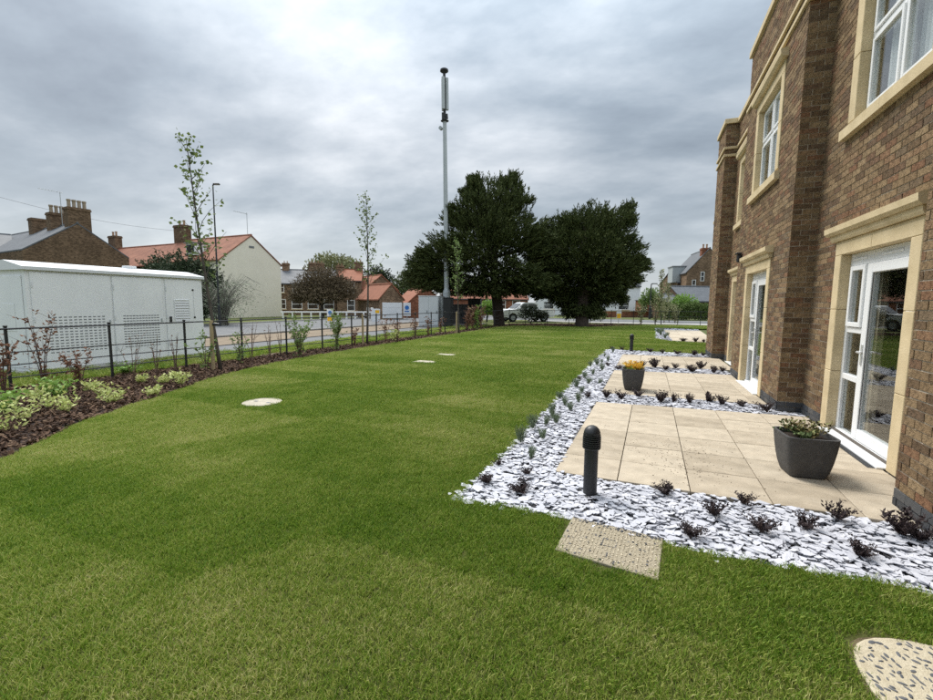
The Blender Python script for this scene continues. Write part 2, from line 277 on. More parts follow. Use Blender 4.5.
GRASS = grass_mat()

# ------------------------------------------------------------------ mesh helpers
def link(name, me, m, parent=None, loc=None):
    o = bpy.data.objects.new(name, me); COL.objects.link(o)
    if m is not None:
        for mm in (m if isinstance(m, (list, tuple)) else [m]): me.materials.append(mm)
    if parent is not None: o.parent = parent
    if loc is not None: o.location = loc
    return o

class MB:
    def __init__(s): s.v = []; s.f = []; s.mi = []; s.cur = 0
    def add(s, vs, fs):
        b = len(s.v); s.v.extend([tuple(p) for p in vs]); s.f.extend([tuple(b+i for i in q) for q in fs]); s.mi.extend([s.cur]*len(fs)); return s
    def box(s, x0, x1, y0, y1, z0, z1):
        return s.add([(x0,y0,z0),(x1,y0,z0),(x1,y1,z0),(x0,y1,z0),(x0,y0,z1),(x1,y0,z1),(x1,y1,z1),(x0,y1,z1)],
                     [(0,3,2,1),(4,5,6,7),(0,1,5,4),(1,2,6,5),(2,3,7,6),(3,0,4,7)])
    def bbox(s, x0, x1, y0, y1, z0, z1, b=0.005):
        "box with chamfered edges"
        X = (x0, x0+b, x1-b, x1); Y = (y0, y0+b, y1-b, y1); Z = (z0, z0+b, z1-b, z1)
        A = []; idx = {}
        for i in (0, 3):
            for j in (0, 3):
                for k in (0, 3):
                    ii = 1 if i == 0 else 2; jj = 1 if j == 0 else 2; kk = 1 if k == 0 else 2
                    idx[i,j,k,'x'] = len(A); A.append((X[i], Y[jj], Z[kk]))
                    idx[i,j,k,'y'] = len(A); A.append((X[ii], Y[j], Z[kk]))
                    idx[i,j,k,'z'] = len(A); A.append((X[ii], Y[jj], Z[k]))
        fs = []
        q = [(0,0),(3,0),(3,3),(0,3)]
        for i in (0, 3): fs.append(tuple(idx[i,a,c,'x'] for a, c in (q if i else q[::-1])))
        for j in (0, 3): fs.append(tuple(idx[a,j,c,'y'] for a, c in (q[::-1] if j else q)))
        for k in (0, 3): fs.append(tuple(idx[a,c,k,'z'] for a, c in (q if k else q[::-1])))
        for a in (0, 3):
            for c in (0, 3):
                fs.append((idx[a,c,0,'x'], idx[a,c,3,'x'], idx[a,c,3,'y'], idx[a,c,0,'y']))
                fs.append((idx[a,0,c,'x'], idx[a,3,c,'x'], idx[a,3,c,'z'], idx[a,0,c,'z']))
                fs.append((idx[0,a,c,'y'], idx[3,a,c,'y'], idx[3,a,c,'z'], idx[0,a,c,'z']))
                for d in (0, 3):
                    fs.append((idx[a,c,d,'x'], idx[a,c,d,'y'], idx[a,c,d,'z']))
        return s.add(A, fs)
    def tube(s, pts, rad, n=6, cap=True):
        pts = [Vector(p) for p in pts]
        if isinstance(rad, (int, float)): rad = [rad]*len(pts)
        vs = []; fs = []; pu = None
        for i, p in enumerate(pts):
            d = (pts[min(i+1, len(pts)-1)] - pts[max(i-1, 0)]).normalized()
            if pu is None:
                a = Vector((0, 0, 1)) if abs(d.z) < 0.9 else Vector((1, 0, 0)); u = d.cross(a).normalized()
            else:
                u = (pu - d*pu.dot(d)).normalized()
            pu = u; w = d.cross(u)
            for k in range(n):
                an = 2*math.pi*k/n; vs.append(p + (u*math.cos(an)+w*math.sin(an))*rad[i])
        for i in range(len(pts)-1):
            for k in range(n):
                fs.append((i*n+k, i*n+(k+1)%n, (i+1)*n+(k+1)%n, (i+1)*n+k))
        if cap: fs.append(tuple(range(n-1, -1, -1))); fs.append(tuple((len(pts)-1)*n+k for k in range(n)))
        return s.add(vs, fs)
    def lathe(s, prof, n=24, c=(0, 0, 0)):
        vs = []; fs = []
        for r, z in prof:
            for k in range(n):
                an = 2*math.pi*k/n; vs.append((c[0]+r*math.cos(an), c[1]+r*math.sin(an), c[2]+z))
        for i in range(len(prof)-1):
            for k in range(n):
                fs.append((i*n+k, i*n+(k+1)%n, (i+1)*n+(k+1)%n, (i+1)*n+k))
        fs.append(tuple(range(n-1, -1, -1))); fs.append(tuple((len(prof)-1)*n+k for k in range(n)))
        return s.add(vs, fs)
    def prism(s, poly, axis, a0, a1):
        "extrude a 2-D polygon along x or y"
        n = len(poly)
        mk = (lambda p, a: (a, p[0], p[1])) if axis == 'x' else ((lambda p, a: (p[0], a, p[1])) if axis == 'y' else (lambda p, a: (p[0], p[1], a)))
        vs = [mk(p, a0) for p in poly]+[mk(p, a1) for p in poly]
        fs = [tuple(range(n)), tuple(range(2*n-1, n-1, -1))]+[(i, i+n, (i+1)%n+n, (i+1)%n) for i in range(n)]
        return s.add(vs, fs)
    def mesh(s, name, smooth=False):
        me = bpy.data.meshes.new(name); me.from_pydata(s.v, [], s.f)
        if any(s.mi): me.polygons.foreach_set('material_index', s.mi)
        if smooth: me.polygons.foreach_set('use_smooth', [True]*len(s.f))
        me.update(); return me
    def build(s, name, m, parent=None, loc=None, smooth=False): return link(name, s.mesh(name, smooth), m, parent, loc)

def np_mesh(name, V, Fq):
    me = bpy.data.meshes.new(name); k = Fq.shape[1]; n = len(Fq)
    me.vertices.add(len(V)); me.vertices.foreach_set('co', np.ascontiguousarray(V, np.float32).ravel())
    me.loops.add(n*k); me.loops.foreach_set('vertex_index', np.ascontiguousarray(Fq, np.int32).ravel())
    me.polygons.add(n); me.polygons.foreach_set('loop_start', np.arange(0, n*k, k, dtype=np.int32)); me.polygons.foreach_set('use_smooth', np.zeros(n, bool))
    me.update(calc_edges=True); return me

def tag(o, label, cat, group=None, kind=None):
    if label: o['label'] = label
    if cat: o['category'] = cat
    if group: o['group'] = group
    if kind: o['kind'] = kind
    return o
def structure(o, label=None):
    o['kind'] = 'structure'
    if label: o['label'] = label
    return o
def thing(name, label, cat, loc=(0, 0, 0), rz=0.0, group=None):
    o = bpy.data.objects.new(name, None); COL.objects.link(o); o.location = loc; o.rotation_euler = (0, 0, rz); o.empty_display_size = 0.2
    return tag(o, label, cat, group)
def copy_tree(root, loc, rz, label, scale=1.0):
    r = root.copy(); COL.objects.link(r); r.location = loc; r.rotation_euler = (0, 0, rz); r.scale = (scale,)*3; r['label'] = label
    for ch in root.children:
        c = ch.copy(); COL.objects.link(c); c.parent = r
        for gch in ch.children:
            d = gch.copy(); COL.objects.link(d); d.parent = c
    return r

def unit(a): return a/np.maximum(np.linalg.norm(a, axis=-1, keepdims=True), 1e-9)
def rvec(n): return unit(RNG.normal(size=(n, 3)))
def leaf_quads(base, axis, Ln, Wd, side=None, fold=0.0):
    "one rhombus leaf per row"
    n = len(base); axis = unit(axis)
    if side is None: side = unit(np.cross(axis, rvec(n)))
    Ln = np.broadcast_to(np.asarray(Ln, float), (n,))[:, None]; Wd = np.broadcast_to(np.asarray(Wd, float), (n,))[:, None]
    nrm = np.cross(axis, side)
    V = np.empty((n, 4, 3)); V[:, 0] = base; V[:, 1] = base+axis*Ln*0.45+side*Wd*0.5+nrm*Ln*fold; V[:, 2] = base+axis*Ln; V[:, 3] = base+axis*Ln*0.45-side*Wd*0.5+nrm*Ln*fold
    Fq = np.arange(n*4).reshape(n, 4)
    return V.reshape(-1, 3), Fq
def join_q(parts):
    Vs = []; Fs = []; b = 0
    for V, f in parts: Vs.append(V); Fs.append(f+b); b += len(V)
    return np.concatenate(Vs), np.concatenate(Fs)

def inside(poly, P):
    P = np.asarray(P); x, y = P[:, 0], P[:, 1]; r = np.zeros(len(P), bool); n = len(poly)
    for i in range(n):
        x0, y0 = poly[i]; x1, y1 = poly[(i+1) % n]
        if y0 == y1: continue
        c = ((y0 > y) != (y1 > y)) & (x < (x1-x0)*(y-y0)/(y1-y0)+x0); r ^= c
    return r
def sheet(name, poly, z, m):
    me = bpy.data.meshes.new(name); me.from_pydata([(p[0], p[1], z) for p in poly], [], [tuple(range(len(poly)))]); me.update()
    if me.polygons[0].normal.z < 0: me.flip_normals()
    return link(name, me, m)

# ------------------------------------------------------------------ ground, lawn, roads
structure(sheet('ground', [(-900, -300), (900, -300), (900, 1500), (-900, 1500)], -0.06, ROUGHGROUND))
BED = [(-4.6, -0.6), (-5.35, 1.1), (-5.92, 2.15), (-6.53, 2.92), (-7.01, 3.59), (-7.44, 4.52), (-7.8, 5.26), (-8.39, 6.41), (-8.9, 8.1), (-9.22, 9.94), (-9.38, 12.7), (-9.42, 15.6), (-9.5, 19.9), (-9.55, 24.0), (-9.7, 28.0)]
def smooth_line(pts, n=6):
    out = []
    for i in range(len(pts)-1):
        p0 = pts[max(i-1, 0)]; p1 = pts[i]; p2 = pts[i+1]; p3 = pts[min(i+2, len(pts)-1)]
        for k in range(n):
            t = k/n; out.append(tuple(0.5*(2*p1[c]+(p2[c]-p0[c])*t+(2*p0[c]-5*p1[c]+4*p2[c]-p3[c])*t*t+(3*p1[c]-p0[c]-3*p2[c]+p3[c])*t**3) for c in (0, 1)))
    return out+[pts[-1]]
BEDS = [(x+0.025*math.sin(7.1*y)+0.018*math.sin(17*y+1), y) for x, y in smooth_line(BED)]
BACK = [(-9.2, 30.2), (-7.6, 31.2), (-5.6, 31.0), (-3.8, 31.8), (-2.6, 34.6), (-1.0, 36.6), (3.0, 38.4), (6.0, 38.8)]
RIGHT = [(6.0, 33.6), (-0.06, 33.5), (0.0, 22.9), (0.66, 21.45), (2.6, 21.1), (2.0, 17.0), (1.62, 16.45)]
SL = [(1.62, 16.45), (0.6, 16.5), (-0.6, 16.55), (-1.4, 16.62), (-1.57, 16.3), (-1.56, 13.0), (-1.50, 9.0), (-1.46, 5.5), (-1.44, 3.45), (-1.38, 3.24), (-1.0, 3.23), (-0.5, 3.22), (0.1, 3.13), (0.8, 3.15), (1.49, 3.20), (1.90, 3.22)]
SLS = [(x+0.016*math.sin(9*y+4*x)+0.012*math.sin(21*y+13*x), y+0.014*math.sin(11*x)+0.01*math.sin(29*x)) for x, y in smooth_line(SL[:], 4)]
LAWNPOLY = BEDS + BACK + RIGHT + SLS + [(1.93, 2.0), (1.93, -0.6)]
structure(sheet('lawn', LAWNPOLY, 0.0, LAWN))
# beyond the fence
XF = -10.2
structure(sheet('grass_verge', [(-18, -20), (XF-0.25, -20), (XF-0.25, 34), (-12.0, 60), (-18, 60)], -0.045, VERGE))
structure(sheet('footpath', [(-14.7, 9.4), (-12.5, 9.6), (-12.6, 34), (-14.7, 34)], -0.03, ASPHALT))
structure(sheet('soil_strip', [(-18.1, -20), (-15.5, -20), (-15.5, 9), (-14.7, 9.5), (-14.7, 40), (-18.1, 40)], -0.036, SOIL))
structure(sheet('bare_soil_margin', [(XF-0.9, 8.5), (XF-0.2, 8.5), (XF-0.2, 34), (XF-1.3, 34)], -0.034, SOIL))
structure(sheet('road', [(-27.5, -60), (-18.2, -60), (-18.2, 41), (-12, 43.5), (60, 46), (60, 54), (-12, 51), (-26, 60), (-40, 66), (-46, 60), (-31, 47), (-27.5, 38)], -0.04, ASPHALT))
structure(sheet('far_verge', [(-34, -60), (-27.6, -60), (-27.6, 36), (-31, 46), (-36, 47)], -0.05, VERGE))
structure(sheet('forecourt', [(-33, 41.0), (-19, 38.5), (-12, 42.5), (-12, 52), (-26, 60), (-40, 62)], -0.046, ASPHALT))
kb = MB(); kb.box(-27.65, -27.5, -20, 37.5, -0.06, 0.06); structure(kb.build('kerb', KERB))
kb = MB(); kb.box(-18.2, -18.07, -20, 40, -0.06, 0.05); structure(kb.build('kerb', KERB))
structure(sheet('far_footpath', [(-11, 40.3), (60, 43.6), (60, 45.6), (-11, 43.2)], -0.02, KERB))

# mulch bed along the fence
MULCHPOLY = [(XF-0.35, -0.6)] + BEDS[:] + BACK[:6] + [(-1.0, 39.2), (-8.0, 35.8), (XF-0.35, 33.5)]
structure(sheet('planting_bed', MULCHPOLY, -0.012, MULCHBED))
def flake_field(P, sz, asp, thick, tilt, zrange, rv_=(0.7, 1.15), n_side=5):
    "irregular flat flakes (prisms) one per row of P; returns V, quads"
    n = len(P); ang = RNG.uniform(0, 2*np.pi, n)
    k = n_side; th = np.linspace(0, 2*np.pi, k, endpoint=False)[None, :]+RNG.uniform(-0.35, 0.35, (n, k))
    rr = RNG.uniform(rv_[0], rv_[1], (n, k))*sz[:, None]
    lx = np.cos(th)*rr; ly = np.sin(th)*rr*asp[:, None]
    nx = RNG.normal(0, tilt, n); ny = RNG.normal(0, tilt, n)
    x = lx*np.cos(ang)[:, None]-ly*np.sin(ang)[:, None]; y = lx*np.sin(ang)[:, None]+ly*np.cos(ang)[:, None]
    z = x*nx[:, None]+y*ny[:, None]; z0 = RNG.uniform(*zrange, n)[:, None]
    top = np.stack([P[:, 0:1]+x, P[:, 1:2]+y, z0+z+thick[:, None]], -1); bot = np.stack([P[:, 0:1]+x*0.96, P[:, 1:2]+y*0.96, z0+z], -1)
    V = np.concatenate([top, bot], 1).reshape(-1, 3)
    base = (np.arange(n)*2*k)[:, None]
    quads = []
    quads.append(base+np.array([0, 1, 2, 3])); quads.append(base+np.array([0, 3, 4, 4 if k == 5 else 4]))
    for i in range(k): quads.append(base+np.array([i, k+i, k+(i+1) % k, (i+1) % k]))
    return V, quads
def flake_mesh(name, *a):
    V, q = flake_field(*a)
    tri = np.concatenate([q[0][:, [0, 1, 2]], q[0][:, [0, 2, 3]], q[1][:, [0, 1, 2]]]+[x[:, [0, 1, 2]] for x in q[2:]]+[x[:, [0, 2, 3]] for x in q[2:]])
    return np_mesh(name, V, tri)
def scatter(poly, dens, box=None):
    xs = [p[0] for p in poly]; ys = [p[1] for p in poly]; x0, x1, y0, y1 = box or (min(xs), max(xs), min(ys), max(ys))
    n = int((x1-x0)*(y1-y0)*dens); P = np.stack([RNG.uniform(x0, x1, n), RNG.uniform(y0, y1, n)], 1)
    return P[inside(poly, P)]
Pm = np.concatenate([scatter(MULCHPOLY, 620, (XF-0.4, -4, 0.5, 9)), scatter(MULCHPOLY, 330, (XF-0.4, -7, 9, 17)), scatter(MULCHPOLY, 90, (XF-0.4, 0, 17, 38))])
far = np.clip(Pm[:, 1]/10, 0.8, 2.2)
n = len(Pm)
mu = link('bark_mulch', flake_mesh('bark_mulch', Pm, RNG.uniform(0.022, 0.05, n)*far**0.6, RNG.uniform(0.22, 0.6, n), RNG.uniform(0.004, 0.012, n), 0.45, (-0.01, 0.03)), BARK)
tag(mu, 'dark brown bark mulch chips covering the bed along the fence', 'mulch', kind='stuff')

# slate bed
WX = lambda y: 1.96-0.023*y
def Xp(y): return -0.82-0.0095*max(0, y-4)             # left edge of the patios
STRIPS = {
    'front': [(x, y) for x, y in SLS if y < 3.6][:] + [(WX(3.2)-0.03, 3.24), (WX(4.1)-0.03, 4.14), (-0.82, 4.14), (-1.46, 4.14)],
    'side': [(-1.45, 4.14), (-0.82, 4.14), (Xp(16.0), 16.0), (-1.0, 16.52), (-1.42, 16.58), (-1.58, 16.3), (-1.57, 13), (-1.51, 9), (-1.47, 5.5)],
    'a': [(-0.83, 7.46), (WX(7.7)+0.3, 7.72), (WX(7.7)+0.3, 8.02), (WX(8.04), 8.04), (WX(8.4)-0.02, 8.44), (-0.84, 8.30)],
    'b': [(-0.87, 11.28), (WX(11.7)-0.02, 11.72), (WX(12.4)-0.02, 12.62), (-0.88, 12.16)],
    'c': [(-0.93, 15.05), (WX(15.5)-0.02, 15.55), (WX(16.4)-0.02, 16.45), (-1.0, 16.52)],
    'd': [(0.02, 22.9), (0.68, 21.5), (2.4, 21.2), (2.4, 21.6), (0.75, 21.95), (0.52, 31.1), (2.6, 31.3), (2.6, 33.2), (-0.04, 33.4)],
}
sb = MB()
for q in STRIPS.values(): sb.add([(x, y, -0.03) for x, y in q], [tuple(range(len(q)))])
structure(sb.build('slate_bed', SLATEBED))
Ps = []
for kname, q in STRIPS.items():
    dn = {'front': 1350, 'side': 1000, 'a': 850, 'b': 520, 'c': 400, 'd': 150}[kname]
    Ps.append(scatter(q, dn))
# a few chips have strayed onto the lawn edge
es = np.array(SLS); es = es[es[:, 1] < 12]; st = es[RNG.integers(0, len(es), 150)]+RNG.normal(0, 0.03, (150, 2)); Ps.append(st)
Ps = np.concatenate(Ps); n = len(Ps); dist = np.hypot(Ps[:, 0], Ps[:, 1])
szs = RNG.gamma(4.5, 0.0060, n)*np.clip(dist/7, 1.0, 1.9)**0.7+0.009
sc_ = link('slate_chippings', flake_mesh('slate_chippings', Ps, szs, RNG.uniform(0.34, 0.75, n), RNG.uniform(0.003, 0.0075, n), 0.085, (-0.026, 0.012), (0.6, 1.25)), SLATE)
tag(sc_, 'loose pale grey slate chippings spread round the patios', 'slate', kind='stuff')
# stray chips thrown onto the lawn edge are part of the same spread

# patios of separate slabs
def patio(q, label, nx_w=0.6, row=0.6):
    "q: front-left, front-right, back-right, back-left ground corners"
    FL, FR, BR, BL = [Vector((*p, 0)) for p in q]
    root = MB(); root.add([(p.x, p.y, -0.035) for p in (FL, FR, BR, BL)], [(0, 1, 2, 3)]).add([(p.x, p.y, -0.10) for p in (FL, FR, BR, BL)], [(3, 2, 1, 0)])
    po = root.build('patio', JOINT); structure(po, label)
    wid = (FR-FL).length; dpt = (BL-FL).length
    us = [0]+[i*nx_w/wid for i in range(1, 20) if i*nx_w < wid-0.12]+[1.0]
    us[1:-1] = [u-0.03/wid for u in us[1:-1]]
    nr = max(1, round(dpt/row)); vs = [i/nr for i in range(nr+1)]
    P = lambda u, v: FL*(1-u)*(1-v)+FR*u*(1-v)+BR*u*v+BL*(1-u)*v
    for i in range(len(us)-1):
        for j in range(nr):
            g = 0.004; a, b, c, d = P(us[i], vs[j]), P(us[i+1], vs[j]), P(us[i+1], vs[j+1]), P(us[i], vs[j+1]); ctr = (a+b+c+d)/4
            sh = lambda p, e: p+(ctr-p).normalized()*e
            z = random.uniform(-0.0015, 0.0015); t_ = random.uniform(-0.001, 0.001)
            mb = MB(); lo = [sh(p, g*1.4) for p in (a, b, c, d)]; hi = [sh(p, g*1.4) for p in (a, b, c, d)]; tp = [sh(p, g*1.4+0.004) for p in (a, b, c, d)]
            vsx = [(p.x-ctr.x, p.y-ctr.y, -0.034) for p in lo]+[(p.x-ctr.x, p.y-ctr.y, 0.007+z) for p in hi]+[(p.x-ctr.x, p.y-ctr.y, 0.010+z+(t_ if k < 2 else -t_)) for k, p in enumerate(tp)]
            mb.add(vsx, [(0, 1, 5, 4), (1, 2, 6, 5), (2, 3, 7, 6), (3, 0, 4, 7), (4, 5, 9, 8), (5, 6, 10, 9), (6, 7, 11, 10), (7, 4, 8, 11), (8, 9, 10, 11)])
            mb.build('paving_slab', PAVING, po, loc=(ctr.x, ctr.y, 0))
    return po
patio([(-0.82, 4.13), (WX(4.15)+0.29, 4.16), (WX(7.7)+0.29, 7.72), (-0.83, 7.45)], 'nearest buff slab patio')
mbx = MB(); 
patio([(-0.84, 8.30), (WX(8.4)-0.03, 8.43), (WX(11.7)-0.03, 11.72), (-0.87, 11.28)], 'second buff slab patio with the flower pot')
patio([(-0.88, 12.16), (WX(12.5)+0.2, 12.62), (WX(15.2)+0.2, 15.3), (-0.93, 15.05)], 'third buff slab patio')
patio([(0.75, 21.95), (2.5, 21.6), (2.6, 31.3), (0.52, 31.1)], 'far buff slab patio by the hedge')

# dried mud trodden onto the nearest patio
pm_ = np.concatenate([RNG.normal((0.20, 5.35), (0.28, 0.22), (170, 2)), RNG.normal((0.35, 4.75), (0.2, 0.2), (90, 2)), np.stack([RNG.uniform(-0.7, 1.5, 90), RNG.uniform(4.3, 7.3, 90)], 1)]); n = len(pm_)
tag(link('mud_crumbs', flake_mesh('mud_crumbs', pm_, RNG.uniform(0.003, 0.009, n), RNG.uniform(0.4, 0.9, n), RNG.uniform(0.001, 0.003, n), 0.1, (0.0095, 0.0115)), SOIL), 'crumbs of dried mud trodden onto the nearest patio', 'mud', kind='stuff')
# grass blades
def tuft(name, nb, rad, h0, h1, w):
    a = RNG.uniform(0, 2*np.pi, nb); r = rad*np.sqrt(RNG.uniform(0, 1, nb)); b = np.stack([r*np.cos(a), r*np.sin(a), np.full(nb, -0.002)], 1)
    h = RNG.uniform(h0, h1, nb); la = RNG.uniform(0, 2*np.pi, nb); lean = RNG.uniform(0.05, 0.8, nb)
    d = np.stack([np.cos(la)*lean, np.sin(la)*lean, np.ones(nb)], 1); d = unit(d); s = unit(np.cross(d, rvec(nb)))
    mid = b+d*h[:, None]*0.55; tipd = unit(d+np.stack([np.cos(la), np.sin(la), np.full(nb, -0.2)], 1)*0.55); tip = mid+tipd*h[:, None]*0.5
    wv = (w*RNG.uniform(0.7, 1.3, nb))[:, None]*s
    V = np.stack([b-wv*0.5, b+wv*0.5, mid+wv*0.42, mid-wv*0.42, tip], 1).reshape(-1, 3)
    o = (np.arange(nb)*5)[:, None]
    tri = np.concatenate([o+np.array([0, 1, 2]), o+np.array([0, 2, 3]), o+np.array([3, 2, 4])])
    me = np_mesh(name, V, tri); me.materials.append(GRASS); return bpy.data.objects.new(name, me)
HOLES = []   # (x, y, rx, ry) openings for covers, filled below
COVERS = [(-0.21, 2.97, 0.33, 0.28), (1.30, 2.32, 0.405, 0.345), (-5.66, 5.12, 0.27, 0.27), (-5.70, 10.6, 0.29, 0.20), (-5.9, 12.34, 0.29, 0.20)]
def lawn_points(y0, y1, dens):
    st_ = 1/math.sqrt(dens); gx, gy = np.meshgrid(np.arange(-10.6, 6.2, st_), np.arange(y0, y1, st_))       # jittered grid: no bare spots
    P = np.stack([gx.ravel(), gy.ravel()], 1); P = P+RNG.uniform(-0.6, 0.6, P.shape)*st_; P = P[inside(LAWNPOLY, P)]
    d = P@np.array([fw[0], fw[1]])/math.cos(PITCH); s = P@cr[:2]
    P = P[(np.abs(s) < np.maximum(d, 0)*1.12+1.9) & (d > -0.4)]
    for cx, cy, rx, ry in COVERS: P = P[((np.abs(P[:, 0]-cx)/rx)**4+(np.abs(P[:, 1]-cy)/ry)**4) > 1]
    return P
tufts = [tuft('grass_tuft', 48, 0.046, 0.016, 0.042, 0.0031) for _ in range(4)]
PG = [lawn_points(-0.6, 4.2, 720), lawn_points(4.2, 8, 480), lawn_points(8, 14, 230), lawn_points(14, 23, 110), lawn_points(23, 39, 45)]
SCL = np.concatenate([np.full(len(p), s) for p, s in zip(PG, (1.0, 1.15, 1.35, 1.7, 2.2))])
VP_ = np.concatenate([scatter([(-12.25, 2.5), (XF-0.3, 2.5), (XF-0.3, 30), (-12.5, 30)], 90), scatter([(-14.0, 2.0), (-12.4, 2.0), (-12.4, 4.9), (-14.0, 4.9)], 60)])
VP_ = VP_[(np.sin(VP_[:, 1]*1.7)+np.sin(VP_[:, 0]*3.1+VP_[:, 1]*0.6)+RNG.normal(0, 0.6, len(VP_))) > -0.8]
PG = np.concatenate(PG+[VP_]); SCL = np.concatenate([SCL, RNG.uniform(1.8, 3.6, len(VP_))])
gm = bpy.data.meshes.new('grass'); gm.vertices.add(len(PG)); gm.vertices.foreach_set('co', np.concatenate([PG, np.full((len(PG), 1), 0.001)], 1).astype(np.float32).ravel())
at_ = gm.attributes.new('size', 'FLOAT', 'POINT'); at_.data.foreach_set('value', SCL.astype(np.float32)); gm.update()
go = link('grass', gm, GRASS); tag(go, 'short mown green grass of the lawn', 'grass', kind='stuff')
ng = bpy.data.node_groups.new('grass_spread', 'GeometryNodeTree')
ng.interface.new_socket('Geometry', in_out='INPUT', socket_type='NodeSocketGeometry'); ng.interface.new_socket('Geometry', in_out='OUTPUT', socket_type='NodeSocketGeometry')
gi_ = ng.nodes.new('NodeGroupInput'); go_ = ng.nodes.new('NodeGroupOutput'); iop = ng.nodes.new('GeometryNodeInstanceOnPoints'); jn = ng.nodes.new('GeometryNodeJoinGeometry')
for tf in tufts:
    oi_ = ng.nodes.new('GeometryNodeObjectInfo'); oi_.inputs['Object'].default_value = tf; oi_.inputs['As Instance'].default_value = True
    ng.links.new(oi_.outputs['Geometry'], jn.inputs[0])
m2p = ng.nodes.new('GeometryNodeMeshToPoints')
ng.links.new(gi_.outputs[0], m2p.inputs['Mesh']); ng.links.new(m2p.outputs[0], iop.inputs['Points']); ng.links.new(jn.outputs[0], iop.inputs['Instance'])
iop.inputs['Pick Instance'].default_value = True
rv = ng.nodes.new('FunctionNodeRandomValue'); rv.data_type = 'FLOAT_VECTOR'; rv.inputs[0].default_value = (-0.15, -0.15, 0); rv.inputs[1].default_value = (0.15, 0.15, 6.283); ng.links.new(rv.outputs[0], iop.inputs['Rotation'])
na = ng.nodes.new('GeometryNodeInputNamedAttribute'); na.data_type = 'FLOAT'; na.inputs[0].default_value = 'size'
rs = ng.nodes.new('FunctionNodeRandomValue'); rs.data_type = 'FLOAT'; rs.inputs[2].default_value = 0.75; rs.inputs[3].default_value = 1.3
mm_ = ng.nodes.new('ShaderNodeMath'); mm_.operation = 'MULTIPLY'; ng.links.new(na.outputs[0], mm_.inputs[0]); ng.links.new(rs.outputs[1], mm_.inputs[1]); ng.links.new(mm_.outputs[0], iop.inputs['Scale'])
ng.links.new(iop.outputs[0], go_.inputs[0])
md = go.modifiers.new('spread', 'NODES'); md.node_group = ng

# ------------------------------------------------------------------ the brick building
TH = math.atan(0.023)
BLD = thing('care_home_building', 'two storey brown brick building with buff stone surrounds and white doors', 'building', (1.96, 0, 0), TH)
BR = 0.32                                            # depth of the recessed bays
BLDM = Matrix.Translation((1.96, 0, 0)) @ Matrix.Rotation(TH, 4, 'Z')
# walls: (name, axis, plane, u0, u1, ztop, holes, outward)
def opening(c): return (c-0.98, c+0.98, 0.0, 2.43)   # stone surround zone of a garden door
def wopen(c): return (c-0.98, c+0.98, 3.68, 5.62)
C1, C2, C3 = 6.25, 10.02, 13.6
faces = [
    ('x', 0.0, -1.5, 4.55, 6.8, []),
    ('y', 4.55, 0.0, BR, 6.8, []),
    ('x', BR, 4.55, 8.04, 6.8, [opening(C1), wopen(C1)]),
    ('y', 8.04, 0.0, BR, 7.0, []),
    ('x', 0.0, 8.04, 12.0, 7.0, [opening(C2), wopen(C2)]),
    ('y', 12.0, 0.0, BR, 7.0, []),
    ('x', BR, 12.0, 15.2, 6.75, [opening(C3), wopen(C3)]),
    ('y', 15.2, 0.0, BR, 6.75, []),
    ('x', 0.0, 15.2, 16.6, 6.75, []),
    ('y', 16.6, 0.0, 2.2, 6.75, []),
    ('x', 0.8, 21.4, 23.2, 5.2, []),
    ('y', 21.4, 0.8, 2.2, 5.2, []),
]
NEGY = {8.04, 15.2, 21.4}                             # returns whose face looks back to the camera (-Y); the others look +Y
wall = MB()
def rects(u0, u1, z0, z1, holes):
    us = sorted({u0, u1, *[h[0] for h in holes], *[h[1] for h in holes]}); us = [u for u in us if u0 <= u <= u1]
    for a, b in zip(us, us[1:]):
        zs = [z0]
        for h in sorted((h for h in holes if h[0] <= a and h[1] >= b), key=lambda h: h[2]): zs += [h[2], h[3]]
        zs.append(z1)
        for c, d in zip(zs[::2], zs[1::2]):
            if d-c > 1e-4: yield a, b, c, d
for ax, pl, u0, u1, zt, holes in faces:
    if pl in (0.8, 21.4): continue
    for a, b, c, d in rects(u0, u1, -0.1, zt, holes):
        if ax == 'x': wall.add([(pl, a, c), (pl, b, c), (pl, b, d), (pl, a, d)], [(0, 3, 2, 1)])
        else:
            wall.add([(a, pl, c), (b, pl, c), (b, pl, d), (a, pl, d)], [(0, 1, 2, 3)])
WALL = wall.build('wall', MORTAR, BLD)
fw_ = MB()
fw_.add([(0.8, 21.4, -.1), (0.8, 23.2, -.1), (0.8, 23.2, 5.2), (0.8, 21.4, 5.2), (2.2, 21.4, -.1), (2.2, 21.4, 5.2)], [(0, 3, 2, 1), (0, 4, 5, 3)])
fw_.build('far_wall', MORTAR, BLD)
# bodies behind the facade: roof deck, side and back walls, floors, room walls
shell = MB()
shell.box(0.40, 7.0, -1.5, 16.5, 6.45, 6.6)
shell.box(6.6, 6.9, -1.5, 16.5, 0, 6.45)
shell.box(0.1, 6.6, -1.5, -1.35, 0, 6.45)
shell.box(2.25, 2.4, 16.6, 24, 0, 5.2); shell.box(0.95, 2.3, 22.9, 23.1, 0, 5.2); shell.box(0.9, 6.9, 21.6, 23.1, 5.0, 5.15); shell.box(2.2, 6.9, 16.35, 16.5, 0, 6.45)
shell.build('inner_shell', INTERIOR, BLD)
rm = MB()
for y in (4.6, 8.2, 11.85, 15.1): rm.box(0.52, 4.4, y-0.05, y+0.05, 0.06, 6.4)
rm.box(4.3, 4.4, 4.6, 15.1, 0.06, 6.4)
rm.box(0.5, 4.4, 4.6, 15.1, 2.62, 2.95); 
rm.build('room_wall', INTERIOR, BLD)
fl = MB(); fl.box(0.36, 4.4, 4.6, 15.1, 0.0, 0.055); fl.build('room_floor', CARPET, BLD)

